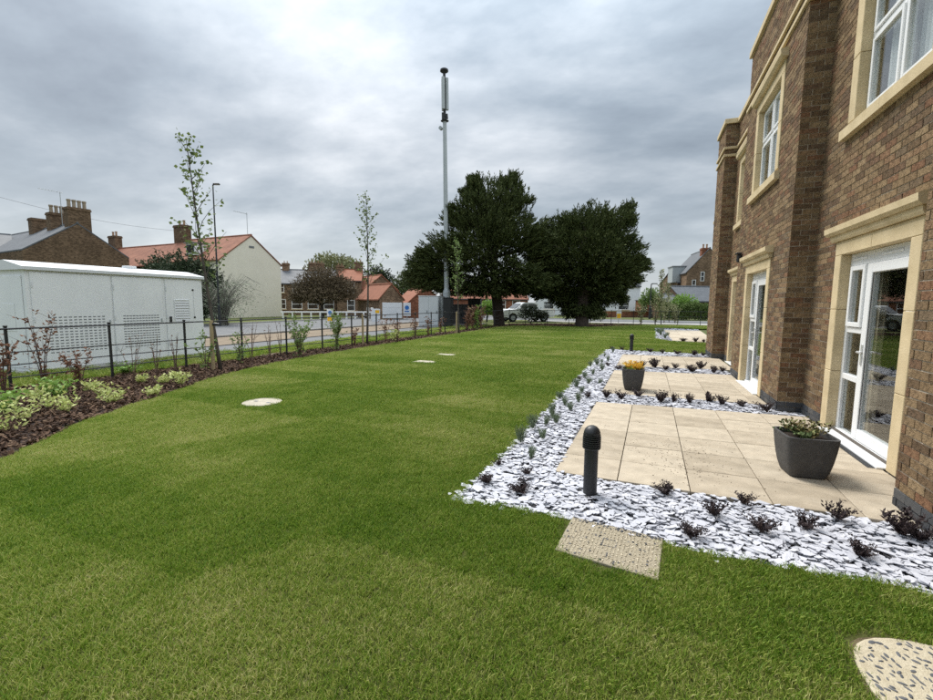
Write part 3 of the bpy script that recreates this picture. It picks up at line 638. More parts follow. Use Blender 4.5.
bricks = []                                          # (verts8, mid, is_blue)
def brick_face(ax, pl, u0, u1, zt, holes):
    for k in range(int((zt+0.001)/0.075)):
        z0 = k*0.075+0.005; z1 = z0+0.065; zc = (z0+z1)/2; blue = k < 2
        iv = [(u0, u1)]
        for h in holes:
            if h[2] < zc < h[3]:
                nv = []
                for a, b in iv:
                    if h[1] <= a or h[0] >= b: nv.append((a, b)); continue
                    if h[0] > a: nv.append((a, h[0]))
                    if h[1] < b: nv.append((h[1], b))
                iv = nv
        off = (k % 2)*0.1125
        for a, b in iv:
            i = math.floor((a-off)/0.225)
            while True:
                s0 = max(a, i*0.225+off+0.005); s1 = min(b, (i+1)*0.225+off-0.005); i += 1
                if s0 >= b-1e-6: break
                if s1-s0 < 0.025: continue
                pr_ = (0.013 if blue else 0.006)+random.uniform(-0.002, 0.002)
                j = lambda: random.uniform(-0.0018, 0.0018)
                zz0, zz1 = z0+j(), z1+j()
                # outward direction: -x for x faces; -y or +y for returns
                if ax == 'x':
                    o = pl-pr_; bk = pl+0.004; e0, e1 = s0, s1
                    if abs(s0-u0) < 1e-6: e0 = u0-(0.006 if pl == 0 else 0)
                    if abs(s1-u1) < 1e-6: e1 = u1+(0.006 if pl == 0 else 0)
                    v = [(bk, e0, zz0), (bk, e1, zz0), (bk, e1, zz1), (bk, e0, zz1), (o+j()*.5, e0+j(), zz0+j()), (o+j()*.5, e1+j(), zz0+j()), (o+j()*.5, e1+j(), zz1+j()), (o+j()*.5, e0+j(), zz1+j())]
                else:
                    sg = -1 if pl in NEGY else 1; o = pl+sg*pr_; bk = pl-sg*0.004
                    v = [(s0, bk, zz0), (s1, bk, zz0), (s1, bk, zz1), (s0, bk, zz1), (s0+j(), o, zz0+j()), (s1+j(), o, zz0+j()), (s1+j(), o, zz1+j()), (s0+j(), o, zz1+j())]
                bricks.append((v, blue))
for fc in faces: brick_face(*fc)
BF = [(4, 5, 6, 7), (0, 1, 5, 4), (1, 2, 6, 5), (2, 3, 7, 6), (3, 0, 4, 7)]
rank = []
for i, (v, blue) in enumerate(bricks):
    c = BLDM @ Vector(np.mean(v[4:], axis=0)); x, y, d = proj(c)
    if d < 0.3 or not (0 < x < 933 and 0 < y < 700): continue
    q = [proj(BLDM @ Vector(p))[:2] for p in v[4:]]
    ar = 0.5*abs(sum(q[k][0]*q[(k+1) % 4][1]-q[(k+1) % 4][0]*q[k][1] for k in range(4)))
    if bricks[i][0][0][0] > BR-0.02 and v[4][1] < 5.3 and x > 905: continue
    rank.append((ar, i))
rank.sort(reverse=True); single = {i for _, i in rank[:300]}
ub = MB(); bb = MB()
for i, (v, blue) in enumerate(bricks):
    if i in single:
        c = np.mean(v, axis=0); me = bpy.data.meshes.new('brick'); me.from_pydata([tuple(np.array(p)-c) for p in v], [], BF); link('brick', me, BLUEBRICK if blue else BRICK, WALL, tuple(c))
    else: (bb if blue else ub).add(v, BF)
o = ub.build('brickwork', BRICK, WALL); o['kind'] = 'stuff'
o = bb.build('blue_brickwork', BLUEBRICK, WALL); o['kind'] = 'stuff'

def stone_door(c, pl):
    "surround, moulded lintel, upvc door with side light; pl = wall plane"
    a, b = c-0.79, c+0.79; o = pl-0.022; zi = 2.24
    for s0, s1 in ((a-0.19, a), (b, b+0.19)):
        for z0, z1 in ((0.012, 0.78), (0.784, 1.56), (1.564, zi-0.002)): j = MB(); j.bbox(o, pl+0.20, s0, s1, z0, z1, 0.006); j.build('stone_jamb', STONE, BLD)
    for s0, s1 in ((a-0.19, c-0.002), (c+0.002, b+0.19)): h = MB(); h.bbox(o, pl+0.20, s0, s1, zi, 2.41, 0.006); h.build('stone_head', STONE, BLD)
    l = MB(); l.prism([(pl+0.05, 2.412), (o-0.03, 2.412), (o-0.045, 2.44), (o-0.05, 2.487), (pl+0.05, 2.487)], 'y', a-0.25, b+0.25)
    l.prism([(pl+0.05, 2.489), (o-0.075, 2.489), (o-0.105, 2.52), (o-0.11, 2.585), (o-0.06, 2.605), (pl+0.05, 2.61)], 'y', a-0.30, b+0.30)
    l.build('lintel_moulding', STONE, BLD)
    # door unit
    f0 = pl+0.085; f1 = f0+0.07
    D = MB(); D.bbox(f0, f1, a, a+0.06, 0.06, zi, 0.006); D.bbox(f0, f1, b-0.06, b, 0.06, zi, 0.006); D.bbox(f0, f1, a+0.06, b-0.06, zi-0.15, zi, 0.006); D.bbox(f0-0.02, f1, a, b, 0.012, 0.06, 0.006)
    sp = b-0.50; D.bbox(f0, f1, sp-0.035, sp+0.035, 0.06, zi-0.15, 0.006)
    for z in (0.70, 1.28): D.bbox(f0, f1, sp+0.035, b-0.06, z, z+0.07, 0.006)
    dr = D.build('door_frame', PVC, BLD)
    v = MB(); v.bbox(f0-0.015, f0, a+0.35, a+0.78, zi-0.085, zi-0.06, 0.004); v.bbox(f0-0.015, f0, sp+0.05, b-0.10, zi-0.085, zi-0.06, 0.004); v.build('trickle_vent', PVC, dr)
    t = MB(); t.bbox(f0-0.17, f0-0.02, a+0.02, b+0.02, 0.011, 0.032, 0.004); t.build('door_sill', PVC, dr)
    g = MB()
    for z0, z1 in ((0.06, 0.70), (0.77, 1.28)): g.box(f0+0.03, f0+0.036, sp+0.035, b-0.06, z0, z1)
    g.build('pane', GLASS, dr)
    s = MB(); y0, y1, z0, z1 = sp+0.04, b-0.065, 1.355, zi-0.155
    s.bbox(f0-0.022, f1-0.02, y0, y0+0.055, z0, z1); s.bbox(f0-0.022, f1-0.02, y1-0.055, y1, z0, z1); s.bbox(f0-0.022, f1-0.02, y0+0.055, y1-0.055, z0, z0+0.055); s.bbox(f0-0.022, f1-0.02, y0+0.055, y1-0.055, z1-0.055, z1)
    so_ = s.build('opening_sash', PVC, BLD)
    g = MB(); g.box(f0+0.01, f0+0.016, y0+0.05, y1-0.05, z0+0.05, z1-0.05); g.build('pane', GLASS, so_)
    # leaf
    y0, y1, z0, z1 = a+0.062, sp-0.037, 0.065, zi-0.155; w = 0.105
    d = MB(); d.bbox(f0-0.018, f1-0.01, y0, y0+w, z0, z1); d.bbox(f0-0.018, f1-0.01, y1-w, y1, z0, z1); d.bbox(f0-0.018, f1-0.01, y0+w, y1-w, z0, z0+w+0.02); d.bbox(f0-0.018, f1-0.01, y0+w, y1-w, z1-w, z1)
    lf = d.build('door_leaf', PVC, BLD)
    g = MB(); g.box(f0+0.01, f0+0.016, y0+w-0.01, y1-w+0.01, z0+w, z1-w+0.01); g.build('pane', GLASS, lf)
    k = MB(); k.box(f0-0.006, f0-0.002, y0+w-0.004, y0+w+0.004, z0+w+.02, z1-w); k.box(f0-0.006, f0-0.002, y1-w-0.004, y1-w+0.004, z0+w+.02, z1-w); k.build('glazing_gasket', RUBBER, lf)
    hd = MB(); hy = y1-0.055; hd.bbox(f0-0.03, f0-0.018, hy-0.016, hy+0.016, 0.93, 1.17, 0.004); hd.tube([(f0-0.03, hy, 1.08), (f0-0.07, hy, 1.08), (f0-0.075, hy-0.02, 1.08), (f0-0.07, hy-0.14, 1.075)], 0.011, 8); hd.build('door_handle', CHROME, lf, smooth=False)
    cu_ = MB(); npt = 28
    for y0c, y1c in ((a+0.02, a+0.28), (b-0.42, b-0.05)):
        prof = [(f1+0.14+0.035*math.sin(i*1.9+y0c), y0c+(y1c-y0c)*i/npt) for i in range(npt+1)]
        for p, q in zip(prof, prof[1:]): cu_.add([(p[0], p[1], 0.08), (q[0], q[1], 0.08), (q[0], q[1], 2.4), (p[0], p[1], 2.4)], [(0, 1, 2, 3)])
    cu_.build('curtain', CURTAIN, BLD)
def stone_window(c, pl, blind):
    a, b = c-0.79, c+0.79; o = pl-0.022; z0, z1 = 3.86, 5.40
    for s0, s1 in ((a-0.27, c-0.002), (c+0.002, b+0.27)): s = MB(); s.prism([(pl+0.2, 3.68), (o-0.055, 3.68), (o-0.055, 3.80), (pl+0.1, 3.855), (pl+0.2, 3.855)], 'y', s0, s1); s.build('window_sill', STONE, BLD)
    for s0, s1 in ((a-0.19, a), (b, b+0.19)):
        for p, q in ((z0, z0+0.76), (z0+0.764, z1-0.002)): j = MB(); j.bbox(o, pl+0.2, s0, s1, p, q, 0.006); j.build('stone_jamb', STONE, BLD)
    for s0, s1 in ((a-0.19, c-0.002), (c+0.002, b+0.19)): h = MB(); h.bbox(o, pl+0.2, s0, s1, z1, 5.575, 0.006); h.build('stone_head', STONE, BLD)
    l = MB(); l.prism([(pl+0.05, 5.577), (o-0.05, 5.577), (o-0.09, 5.62), (o-0.10, 5.69), (pl+0.05, 5.72)], 'y', a-0.28, b+0.28); l.build('lintel_moulding', STONE, BLD)
    f0 = pl+0.085; f1 = f0+0.07
    D = MB(); D.bbox(f0, f1, a, a+0.06, z0, z1); D.bbox(f0, f1, b-0.06, b, z0, z1); D.bbox(f0, f1, a+0.06, b-0.06, z0, z0+0.06); D.bbox(f0, f1, a+0.06, b-0.06, z1-0.06, z1)
    D.bbox(f0, f1, c-0.03, c+0.03, z0+0.06, z1-0.06)
    zt = z0+0.86
    D.bbox(f0, f1, a+0.06, c-0.03, zt, zt+0.06); D.bbox(f0, f1, c+0.03, b-0.06, zt, zt+0.06)
    fr = D.build('window_frame', PVC, BLD)
    for y0, y1 in ((a+0.06, c-0.03), (c+0.03, b-0.06)):
        for p, q in ((z0+0.06, zt), (zt+0.06, z1-0.06)):
            d = MB(); w = 0.045; y0_, y1_, p_, q_ = y0+.004, y1-.004, p+.004, q-.004
            d.bbox(f0-0.02, f1-0.02, y0_, y0_+w, p_, q_); d.bbox(f0-0.02, f1-0.02, y1_-w, y1_, p_, q_); d.bbox(f0-0.02, f1-0.02, y0_+w, y1_-w, p_, p_+w); d.bbox(f0-0.02, f1-0.02, y0_+w, y1_-w, q_-w, q_)
            sa = d.build('window_sash', PVC, BLD)
            g = MB(); g.box(f0+0.005, f0+0.011, y0_+w-.01, y1_-w+.01, p_+w-.01, q_-w+.01); g.build('pane', GLASS, sa)
    cu_ = MB(); npt = 30
    for y0c, y1c in (((a+0.03, c-0.04), (c+0.0, b-0.20)) if blind else ((a+0.05, a+0.45), (b-0.45, b-0.05))):
        prof = [(f1+0.05+0.02*math.sin(i*1.7+y0c), y0c+(y1c-y0c)*i/npt) for i in range(npt+1)]
        for p, q in zip(prof, prof[1:]): cu_.add([(p[0], p[1], 3.75), (q[0], q[1], 3.75), (q[0], q[1], 5.5), (p[0], p[1], 5.5)], [(0, 1, 2, 3)])
    cu_.build('curtain', BLIND if blind else CURTAIN, BLD)
for c, pl in ((C1, BR), (C2, 0.0), (C3, BR)):
    stone_door(c, pl); stone_window(c, pl, True)
# string courses and copings follow the steps of the facade
def course(z0, z1, out, name, bays):
    for u0, u1, pl in bays:
        mb = MB(); e0 = out if pl == 0 else 0.0
        mb.bbox(pl-out, pl+0.05, u0-e0 if u0 > 0 else u0, u1+e0, z0, z1, 0.006); mb.build(name, STONE, BLD)
        if pl == 0 and u0 > 0:
            mb = MB(); mb.bbox(pl+0.052, BR+0.04, u0-out, u0+0.02, z0, z1, 0.006); mb.build(name, STONE, BLD)
BAYS = [(-1.5, 4.55, 0.0), (4.56, 8.0, BR), (8.04, 12.0, 0.0), (12.06, 15.15, BR), (15.2, 16.6, 0.0)]
course(5.84, 5.91, 0.045, 'string_course', BAYS); course(6.05, 6.12, 0.045, 'string_course', BAYS)
course(6.80, 6.93, 0.06, 'coping', [(-1.5, 4.55, 0.0), (4.62, 7.97, BR)]); course(7.0, 7.13, 0.06, 'coping', [(8.04, 12.0, 0.0)]); course(6.75, 6.88, 0.06, 'coping', [(12.07, 15.13, BR), (15.2, 16.6, 0.0)])
cp = MB(); cp.bbox(0.74, 2.3, 21.34, 23.2, 5.2, 5.32, 0.006); cp.build('coping', STONE, BLD)
cp = MB(); cp.box(0.1, 0.3, 8.1, 11.95, 6.45, 7.0); cp.box(0.05, 0.25, 15.25, 16.55, 6.3, 6.74); cp.box(0.06, 0.3, 8.02, 8.06, 6.9, 6.99); cp.build('parapet_core', MORTAR, BLD)
wl = MB(); wl.bbox(-0.10, -0.012, 11.55, 11.67, 2.55, 2.72, 0.02); wl.bbox(-0.13, -0.02, 11.53, 11.69, 2.72, 2.76, 0.01); wl.build('wall_light', BLACKMETAL, BLD)
vn = MB(); vn.bbox(-0.016, -0.004, 4.30, 4.5, 0.235, 0.29, 0.002); 
th_ = MB(); th_.box(BR-0.145, BR-0.025, C1-0.75, C1+0.75, 0.0095, 0.0125); th_.build('threshold_drain', BLACKMETAL, BLD)

# ------------------------------------------------------------------ covers in the lawn
def cover_gravel():
    q = [Vector((-0.53, 2.76, 0)), Vector((0.09, 2.68, 0)), Vector((0.12, 3.19, 0)), Vector((-0.50, 3.26, 0))]
    c = sum(q, Vector())/4
    b = MB(); v = [(p.x-c.x, p.y-c.y) for p in q]
    b.add([(x, y, -0.06) for x, y in v]+[(x, y, 0.012) for x, y in v]+[(x*0.985, y*0.985, 0.016) for x, y in v], [(0, 1, 5, 4), (1, 2, 6, 5), (2, 3, 7, 6), (3, 0, 4, 7), (4, 5, 9, 8), (5, 6, 10, 9), (6, 7, 11, 10), (7, 4, 8, 11), (8, 9, 10, 11)])
    o = b.build('access_cover', mat('gravel_bed', [(0.33, 0.285, 0.205), (0.43, 0.375, 0.275)], rough=0.95, scale=60, bump=0.6), loc=(c.x, c.y, 0)); tag(o, 'square gravel filled access cover at the edge of the slate bed', 'access cover')
    P = lambda u, w: ((v[0][0]*(1-u)+v[1][0]*u)*(1-w)+(v[3][0]*(1-u)+v[2][0]*u)*w, (v[0][1]*(1-u)+v[1][1]*u)*(1-w)+(v[3][1]*(1-u)+v[2][1]*u)*w)
    pts = np.array([P(0.03+0.94*(i+0.5)/24, RNG.uniform(0.02, 0.98)) for i in range(24) for _ in range(70)])
    pts[:, 0] += RNG.normal(0, 0.0022, len(pts)); n = len(pts)
    g = link('pebble', flake_mesh('pebble', pts, RNG.uniform(0.0045, 0.0075, n), RNG.uniform(0.6, 0.95, n), RNG.uniform(0.002, 0.004, n), 0.15, (0.015, 0.0175)), GRAVELCOVER, o); g['kind'] = 'stuff'
    pts = np.array([P(RNG.uniform(0.02, 0.98), 0.94+RNG.uniform(-0.05, 0.05)) for _ in range(90)]+[P(0.03+0.94*int(RNG.integers(0, 22))/22, RNG.uniform(0.02, 0.98)) for _ in range(60)]); n = len(pts)
    g = link('dark_pebble', flake_mesh('dark_pebble', pts, RNG.uniform(0.006, 0.011, n), RNG.uniform(0.5, 0.9, n), RNG.uniform(0.004, 0.009, n), 0.2, (0.012, 0.017)), GRAVELDARK, o); g['kind'] = 'stuff'
    f = MB()
    for i in range(4):
        a, w = P(0.42 if i in (0, 3) else 0.56, 0.42 if i < 2 else 0.60), P(0.42 if ((i+1) % 4) in (0, 3) else 0.56, 0.42 if ((i+1) % 4) < 2 else 0.60)
        f.tube([(a[0], a[1], 0.0165), (w[0], w[1], 0.0165)], 0.003, 5)
    f.build('lifting_frame', GRAVELDARK, o)
cover_gravel()
def cover_cobble():
    cx, cy = 1.30, 2.32
    pts = [(0.40*math.copysign(abs(math.cos(t))**0.8, math.cos(t)), 0.34*math.copysign(abs(math.sin(t))**0.8, math.sin(t))) for t in [2*math.pi*k/32 for k in range(32)]]
    b = MB(); n = len(pts)
    b.add([(x, y, -0.06) for x, y in pts]+[(x, y, 0.010) for x, y in pts]+[(x*0.97, y*0.97, 0.016) for x, y in pts], [(i, (i+1) % n, n+(i+1) % n, n+i) for i in range(n)]+[(n+i, n+(i+1) % n, 2*n+(i+1) % n, 2*n+i) for i in range(n)]+[tuple(range(2*n, 3*n))])
    o = b.build('access_cover', mat('cream_mortar', [(0.42, 0.36, 0.25), (0.52, 0.46, 0.34)], rough=0.9, scale=25, bump=0.4), loc=(cx, cy, 0))
    e_ = MB(); rs_ = [1.045+0.02*math.sin(5*k)+0.015*math.sin(11*k+1) for k in range(n)]; e_.add([(x*r_, y*r_, 0.004) for (x, y), r_ in zip(pts, rs_)], [tuple(range(n))]); e_.build('soil_edge', mat('dry_turf_soil', [(0.09, 0.07, 0.04), (0.16, 0.125, 0.07)], rough=1.0, scale=25, bump=0.6), o); tag(o, 'rounded pebble set access cover in the bottom right corner of the lawn', 'access cover')
    me = bpy.data.meshes.new('pebble'); t = MB()
    t.lathe([(0.3, -0.4), (0.8, -0.15), (1.0, 0.2), (0.75, 0.6), (0.3, 0.78)], 8); me.from_pydata(t.v, [], t.f)
    me.materials.append(GRAVELDARK); k = 0
    for i in range(-12, 13):
        for j in range(-10, 11):
            x = i*0.034+(0.017 if j % 2 else 0)+random.uniform(-.012, .012); y = j*0.034+random.uniform(-.011, .011)
            if (abs(x)/0.38)**2.4+(abs(y)/0.32)**2.4 > 1: continue
            if random.random() < 0.18: continue
            p = bpy.data.objects.new('pebble', me); COL.objects.link(p); p.parent = o; p.location = (x, y, 0.016); p.rotation_euler = (random.uniform(-.2, .2), random.uniform(-.2, .2), 2.2+random.gauss(0, .75)); q = random.uniform(0.55, 1.25); p.scale = (0.0155*q, 0.0062*q*random.uniform(0.7, 1.4), 0.005)
cover_cobble()
b = MB(); b.lathe([(0.29, -0.05), (0.29, 0.018), (0.275, 0.024), (0.265, 0.016), (0.05, 0.018)], 32); o = b.build('manhole_cover', CONCRETE, loc=(-5.66, 5.12, 0)); tag(o, 'round pale concrete manhole cover in the lawn', 'manhole cover')
h = MB(); h.box(-0.16, -0.10, -0.02, 0.02, 0.017, 0.021); h.build('lifting_slot', SLOT, o); h = MB(); h.box(0.10, 0.16, -0.02, 0.02, 0.017, 0.021); h.build('lifting_slot', SLOT, o)
for p, lb in (((-5.70, 10.6), 'nearer of two square flush covers in the mid lawn'), ((-5.9, 12.34), 'farther of two square flush covers in the mid lawn')):
    b = MB(); b.bbox(-0.31, 0.31, -0.22, 0.22, -0.05, 0.012, 0.005); o = b.build('access_cover', CONCRETE, loc=(*p, 0)); tag(o, lb, 'access cover', 'square covers in the mid lawn'); o.rotation_euler = (0, 0, 0.1)
    h = MB(); h.bbox(-0.26, 0.26, -0.17, 0.17, 0.0122, 0.016, 0.002); h.build('cover_plate', CONCRETE, o)

# ------------------------------------------------------------------ bollards and planters
def bollard(p, label, s=1.0):
    t = thing('bollard_light', label, 'bollard light', (*p, 0.0), 0.3, 'bollard lights'); t.scale = (s,)*3
    b = MB(); b.lathe([(0.056, -0.05), (0.056, 0.40)], 28); b.build('post', BLACKMETAL, t, smooth=False)
    b = MB(); prof = [(0.056, 0.40), (0.070, 0.405)]
    for i in range(6):
        z = 0.412+i*0.017; prof += [(0.074, z), (0.074, z+0.009), (0.055, z+0.0095), (0.055, z+0.0165)]
    b.lathe(prof+[(0.071, 0.515), (0.071, 0.525)], 28); b.build('louvre_head', BLACKMETAL, t)
    b = MB(); b.lathe([(0.069, 0.525), (0.066, 0.548), (0.055, 0.572), (0.037, 0.59), (0.016, 0.599), (0.003, 0.60)], 28); b.build('dome_cap', BLACKMETAL, t, smooth=True)
    b = MB(); b.lathe([(0.075, -0.03), (0.075, 0.008), (0.062, 0.012)], 24); b.build('base_flange', BLACKMETAL, t)
bollard((-0.44, 3.74), 'black louvred bollard light standing in the front slate strip')
bollard((-0.72, 16.25), 'small far black bollard light at the back end of the slate bed', 1.0)

def planter(p, rz, sz, hh, label):
    t = thing('planter', label, 'planter', (*p, 0.011), rz)
    prof = [(0.62, 0.0), (0.70, 0.03), (0.80, 0.20), (0.88, 0.42), (0.945, 0.68), (0.985, 0.90), (1.0, 0.97), (1.0, 1.0), (0.90, 1.0), (0.88, 0.86)]
    n = 40; vs = []; fs = []
    for r, z in prof:
        for k in range(n):
            a = 2*math.pi*k/n+math.pi/4; c, s = math.cos(a), math.sin(a); e = 0.30
            vs.append((math.copysign(abs(c)**e, c)*r*sz/2, math.copysign(abs(s)**e, s)*r*sz/2, z*hh))
    for i in range(len(prof)-1):
        for k in range(n): fs.append((i*n+k, i*n+(k+1) % n, (i+1)*n+(k+1) % n, (i+1)*n+k))
    fs.append(tuple(range(n-1, -1, -1)))
    b = MB(); b.add(vs, fs); b.build('tub', PLANTER, t, smooth=False)
    b = MB(); q = 0.445*sz; b.add([(-q, -q, hh*0.88), (q, -q, hh*0.88), (q, q, hh*0.88), (-q, q, hh*0.88)], [(0, 1, 2, 3)]); b.build('compost', COMPOST, t)
    return t
pl1 = planter((1.36, 5.05), 0.12, 0.43, 0.39, 'large charcoal square tapered planter beside the nearest glazed door')
pl2 = planter((-0.34, 8.85), 0.05, 0.40, 0.40, 'smaller charcoal planter holding bright amber flowers')

def bush_mesh(name, stems, h, spread, leaf, lw, per, zb=0.0, up=0.7, curve=0.3):
    "leafy stems: leaves spiral up each stem"
    Vs = []
    for i in range(stems):
        a = RNG.uniform(0, 2*np.pi); r0 = spread*0.25*RNG.uniform(0, 1); hh = h*RNG.uniform(0.55, 1.0); out = spread*RNG.uniform(0.2, 1.0)
        t = np.linspace(0.15, 1, per); base = np.stack([np.cos(a)*(r0+out*t**1.3), np.sin(a)*(r0+out*t**1.3), zb+hh*t], 1)
        base += RNG.normal(0, leaf*0.12, base.shape)
        ang = np.arange(per)*2.4+RNG.uniform(0, 6); ax = np.stack([np.cos(ang), np.sin(ang), np.full(per, up)+RNG.normal(0, 0.3, per)], 1)
        Vs.append(leaf_quads(base, ax, leaf*RNG.uniform(0.6, 1.15, per), lw*RNG.uniform(0.7, 1.2, per), fold=0.06))
    return np_mesh(name, *join_q(Vs))
def stem_mesh(name, n, h, spread, r, zb=0.0):
    b = MB()
    for i in range(n):
        a = random.uniform(0, 6.28); o_ = spread*random.uniform(0.2, 0.9); hh = h*random.uniform(0.6, 1)
        b.tube([(0, 0, zb-0.01), (math.cos(a)*o_*0.4, math.sin(a)*o_*0.4, zb+hh*0.5), (math.cos(a)*o_, math.sin(a)*o_, zb+hh)], [r, r*0.8, r*0.4], 4)
    return b.mesh(name)
t = thing('potted_shrub', 'ruddy green leafy shrub growing in the large charcoal planter', 'shrub', (1.36, 5.05, 0.35), 0)
link('foliage', bush_mesh('foliage', 26, 0.17, 0.20, 0.05, 0.022, 14), LEAFR, t); link('green_foliage', bush_mesh('green_foliage', 16, 0.12, 0.21, 0.05, 0.024, 12), LEAFM, t); link('stem', stem_mesh('stem', 12, 0.15, 0.18, 0.003), TWIG, t)
t = thing('potted_flowers', 'bright amber and yellow flowers filling the smaller planter', 'flowers', (-0.34, 8.85, 0.34), 0)
link('blossom', bush_mesh('blossom', 46, 0.19, 0.19, 0.055, 0.035, 12), FLOWER, t); link('foliage', bush_mesh('foliage', 14, 0.12, 0.19, 0.05, 0.025, 9), LEAFL, t)

# dark shrubs and sage tufts set in the slate
ORD = ['first', 'second', 'third', 'fourth', 'fifth', 'sixth', 'seventh', 'eighth', 'ninth', 'tenth', 'eleventh', 'twelfth', 'thirteenth', 'fourteenth', 'fifteenth', 'sixteenth', 'seventeenth', 'eighteenth', 'nineteenth', 'twentieth', 'twenty-first', 'twenty-second', 'twenty-third', 'twenty-fourth', 'twenty-fifth', 'twenty-sixth', 'twenty-seventh', 'twenty-eighth']
dk = [(bush_mesh('foliage', ns_, 0.125*hh_, 0.10, lf_, lf_*.36, 20, up=up_), stem_mesh('stem', 12, 0.10*hh_, 0.085, 0.0025)) for ns_, hh_, lf_, up_ in ((30, 1, .030, .9), (18, 1.2, .034, 1.3), (38, .8, .026, .6), (22, 1.05, .036, .9), (14, .9, .030, 1.1), (34, 1.1, .028, .8))]
for f, s in dk: f.materials.append(LEAFD); s.materials.append(TWIG)
sg = [bush_mesh('foliage', 34, 0.15, 0.055, 0.05, 0.006, 10, up=2.2) for _ in range(3)]
for f in sg: f.materials.append(LEAFS)
def put(kind, p, sc, label, group):
    t = thing('dark_shrub' if kind else 'sage_tuft', label, 'shrub' if kind else 'plant', (*p, 0.0), random.uniform(0, 6.28), group); k_ = sc*random.uniform(0.78, 1.2); t.scale = (k_*random.uniform(.85, 1.2), k_*random.uniform(.85, 1.2), k_*random.uniform(0.75, 1.2)); t.rotation_euler = (random.gauss(0, .13), random.gauss(0, .13), random.uniform(0, 6.28))
    if kind:
        f, s = random.choice(dk); link('foliage', f, None, t); link('stem', s, None, t)
    else: link('foliage', random.choice(sg), None, t)
FRONT = [((487, 484), .75), ((520, 492), 1.1), ((527, 475), .6), ((498, 466), .6), ((666, 495), .85), ((690, 537), .9), ((714, 516), .95), ((743, 505), .95), ((761, 532), 1.0), ((806, 528), 1.05), ((838, 520), 1.0), ((858, 556), 1.05), ((902, 536), 1.15), ((921, 541), 1.0)]
FL_ = sorted(FRONT, key=lambda q: q[0][0])
for i, (q, s) in enumerate(FL_): put(1, at(*q), s*0.93, f'{ORD[i]} dark purple shrub from the left in the front slate strip', 'dark shrubs in the front slate strip')
def row(pts, what, grp, s):
    for i, q in enumerate(pts): put(1, at(*q), s*random.uniform(0.85, 1.15), f'{ORD[i]} dark shrub from the left in {what}', grp)
row([(606, 398), (621, 399), (638, 397), (660, 402), (673, 402), (689, 403), (707, 402), (722, 405), (741, 406), (767, 412)], 'the slate strip behind the nearest patio', 'dark shrubs behind the nearest patio', 1.15)
row([(619, 369), (642, 368), (655, 368), (665, 370), (675, 369), (692, 372), (700, 369), (713, 373), (722, 372)], 'the slate strip behind the amber flowers', 'dark shrubs behind the second patio', 1.2)
row([(612, 349.5), (622, 350), (650, 352), (663, 353.5), (677, 354), (693, 355.5), (703, 356)], 'the far slate strip beside the lawn', 'dark shrubs in the far strip', 1.15)
row([(683, 341.5), (696, 342), (704, 342.5)], 'the strip before the far patio', 'dark shrubs by the far patio', 1.3)
SAGE = [(531, 459), (543, 440), (552, 417), (545, 426), (521, 444), (556, 424), (533, 430), (565, 406), (571, 411), (560, 399), (582, 393), (579, 403), (588, 384), (576, 388), (593, 375), (584, 378), (602, 371), (597, 366), (608, 362), (604, 357), (613, 353), (599, 384), (590, 366), (602, 363)]
SAGE.sort(key=lambda q: -q[1])
for i, q in enumerate(SAGE): put(0, at(*q), random.uniform(0.8, 1.1)*1.1, f'{ORD[i]} sage green tuft counted from the bollard along the slate edge', 'sage tufts along the slate edge')
for i, q in enumerate([(588, 398), (580, 380), (608, 366)]): put(1, at(*q), 0.9, f'{ORD[i]} dark shrub among the sage tufts along the lawn edge', 'dark shrubs among the sage tufts')
for i, q in enumerate([(658, 333), (661, 336), (665, 339), (663, 332), (668, 336)]): put(0, at(*q), 1.7, f'{ORD[i]} sage tuft along the far patio', 'sage tufts by the far patio')

# ------------------------------------------------------------------ estate rail fence
fence = thing('estate_rail_fence', 'black metal four rail estate fence round the lawn', 'fence', (XF, 3.9, 0))
FX, FY = XF, 3.9
PATH = [(XF, 0.79)]+[(XF, 0.79+1.57*i) for i in range(1, 20)]
PATH += [(-10.05, 31.9), (-9.2, 33.3), (-7.7, 34.2), (-6.2, 35.0), (-4.7, 35.8), (-3.2, 36.6), (-1.6, 37.4), (0.0, 38.0), (1.6, 38.5), (3.2, 38.9), (4.8, 39.2), (6.4, 39.4)]
pm = MB(); pm.bbox(-0.02, 0.02, -0.02, 0.02, -0.1, 1.12, 0.004); pm.bbox(-0.026, 0.026, -0.026, 0.026, 1.12, 1.15, 0.008); pme = pm.mesh('fence_post'); pme.materials.append(BLACKMETAL)
for x, y in PATH:
    o = bpy.data.objects.new('fence_post', pme); COL.objects.link(o); o.parent = fence; o.location = (x-FX, y-FY, 0)
for z, r in ((1.09, 0.017), (0.68, 0.012), (0.46, 0.012), (0.24, 0.012)):
    b = MB(); b.tube([(x-FX+(0.02 if z > 1 else -0.028), y-FY, z) for x, y in PATH], r, 6); b.build('fence_rail', BLACKMETAL, fence)

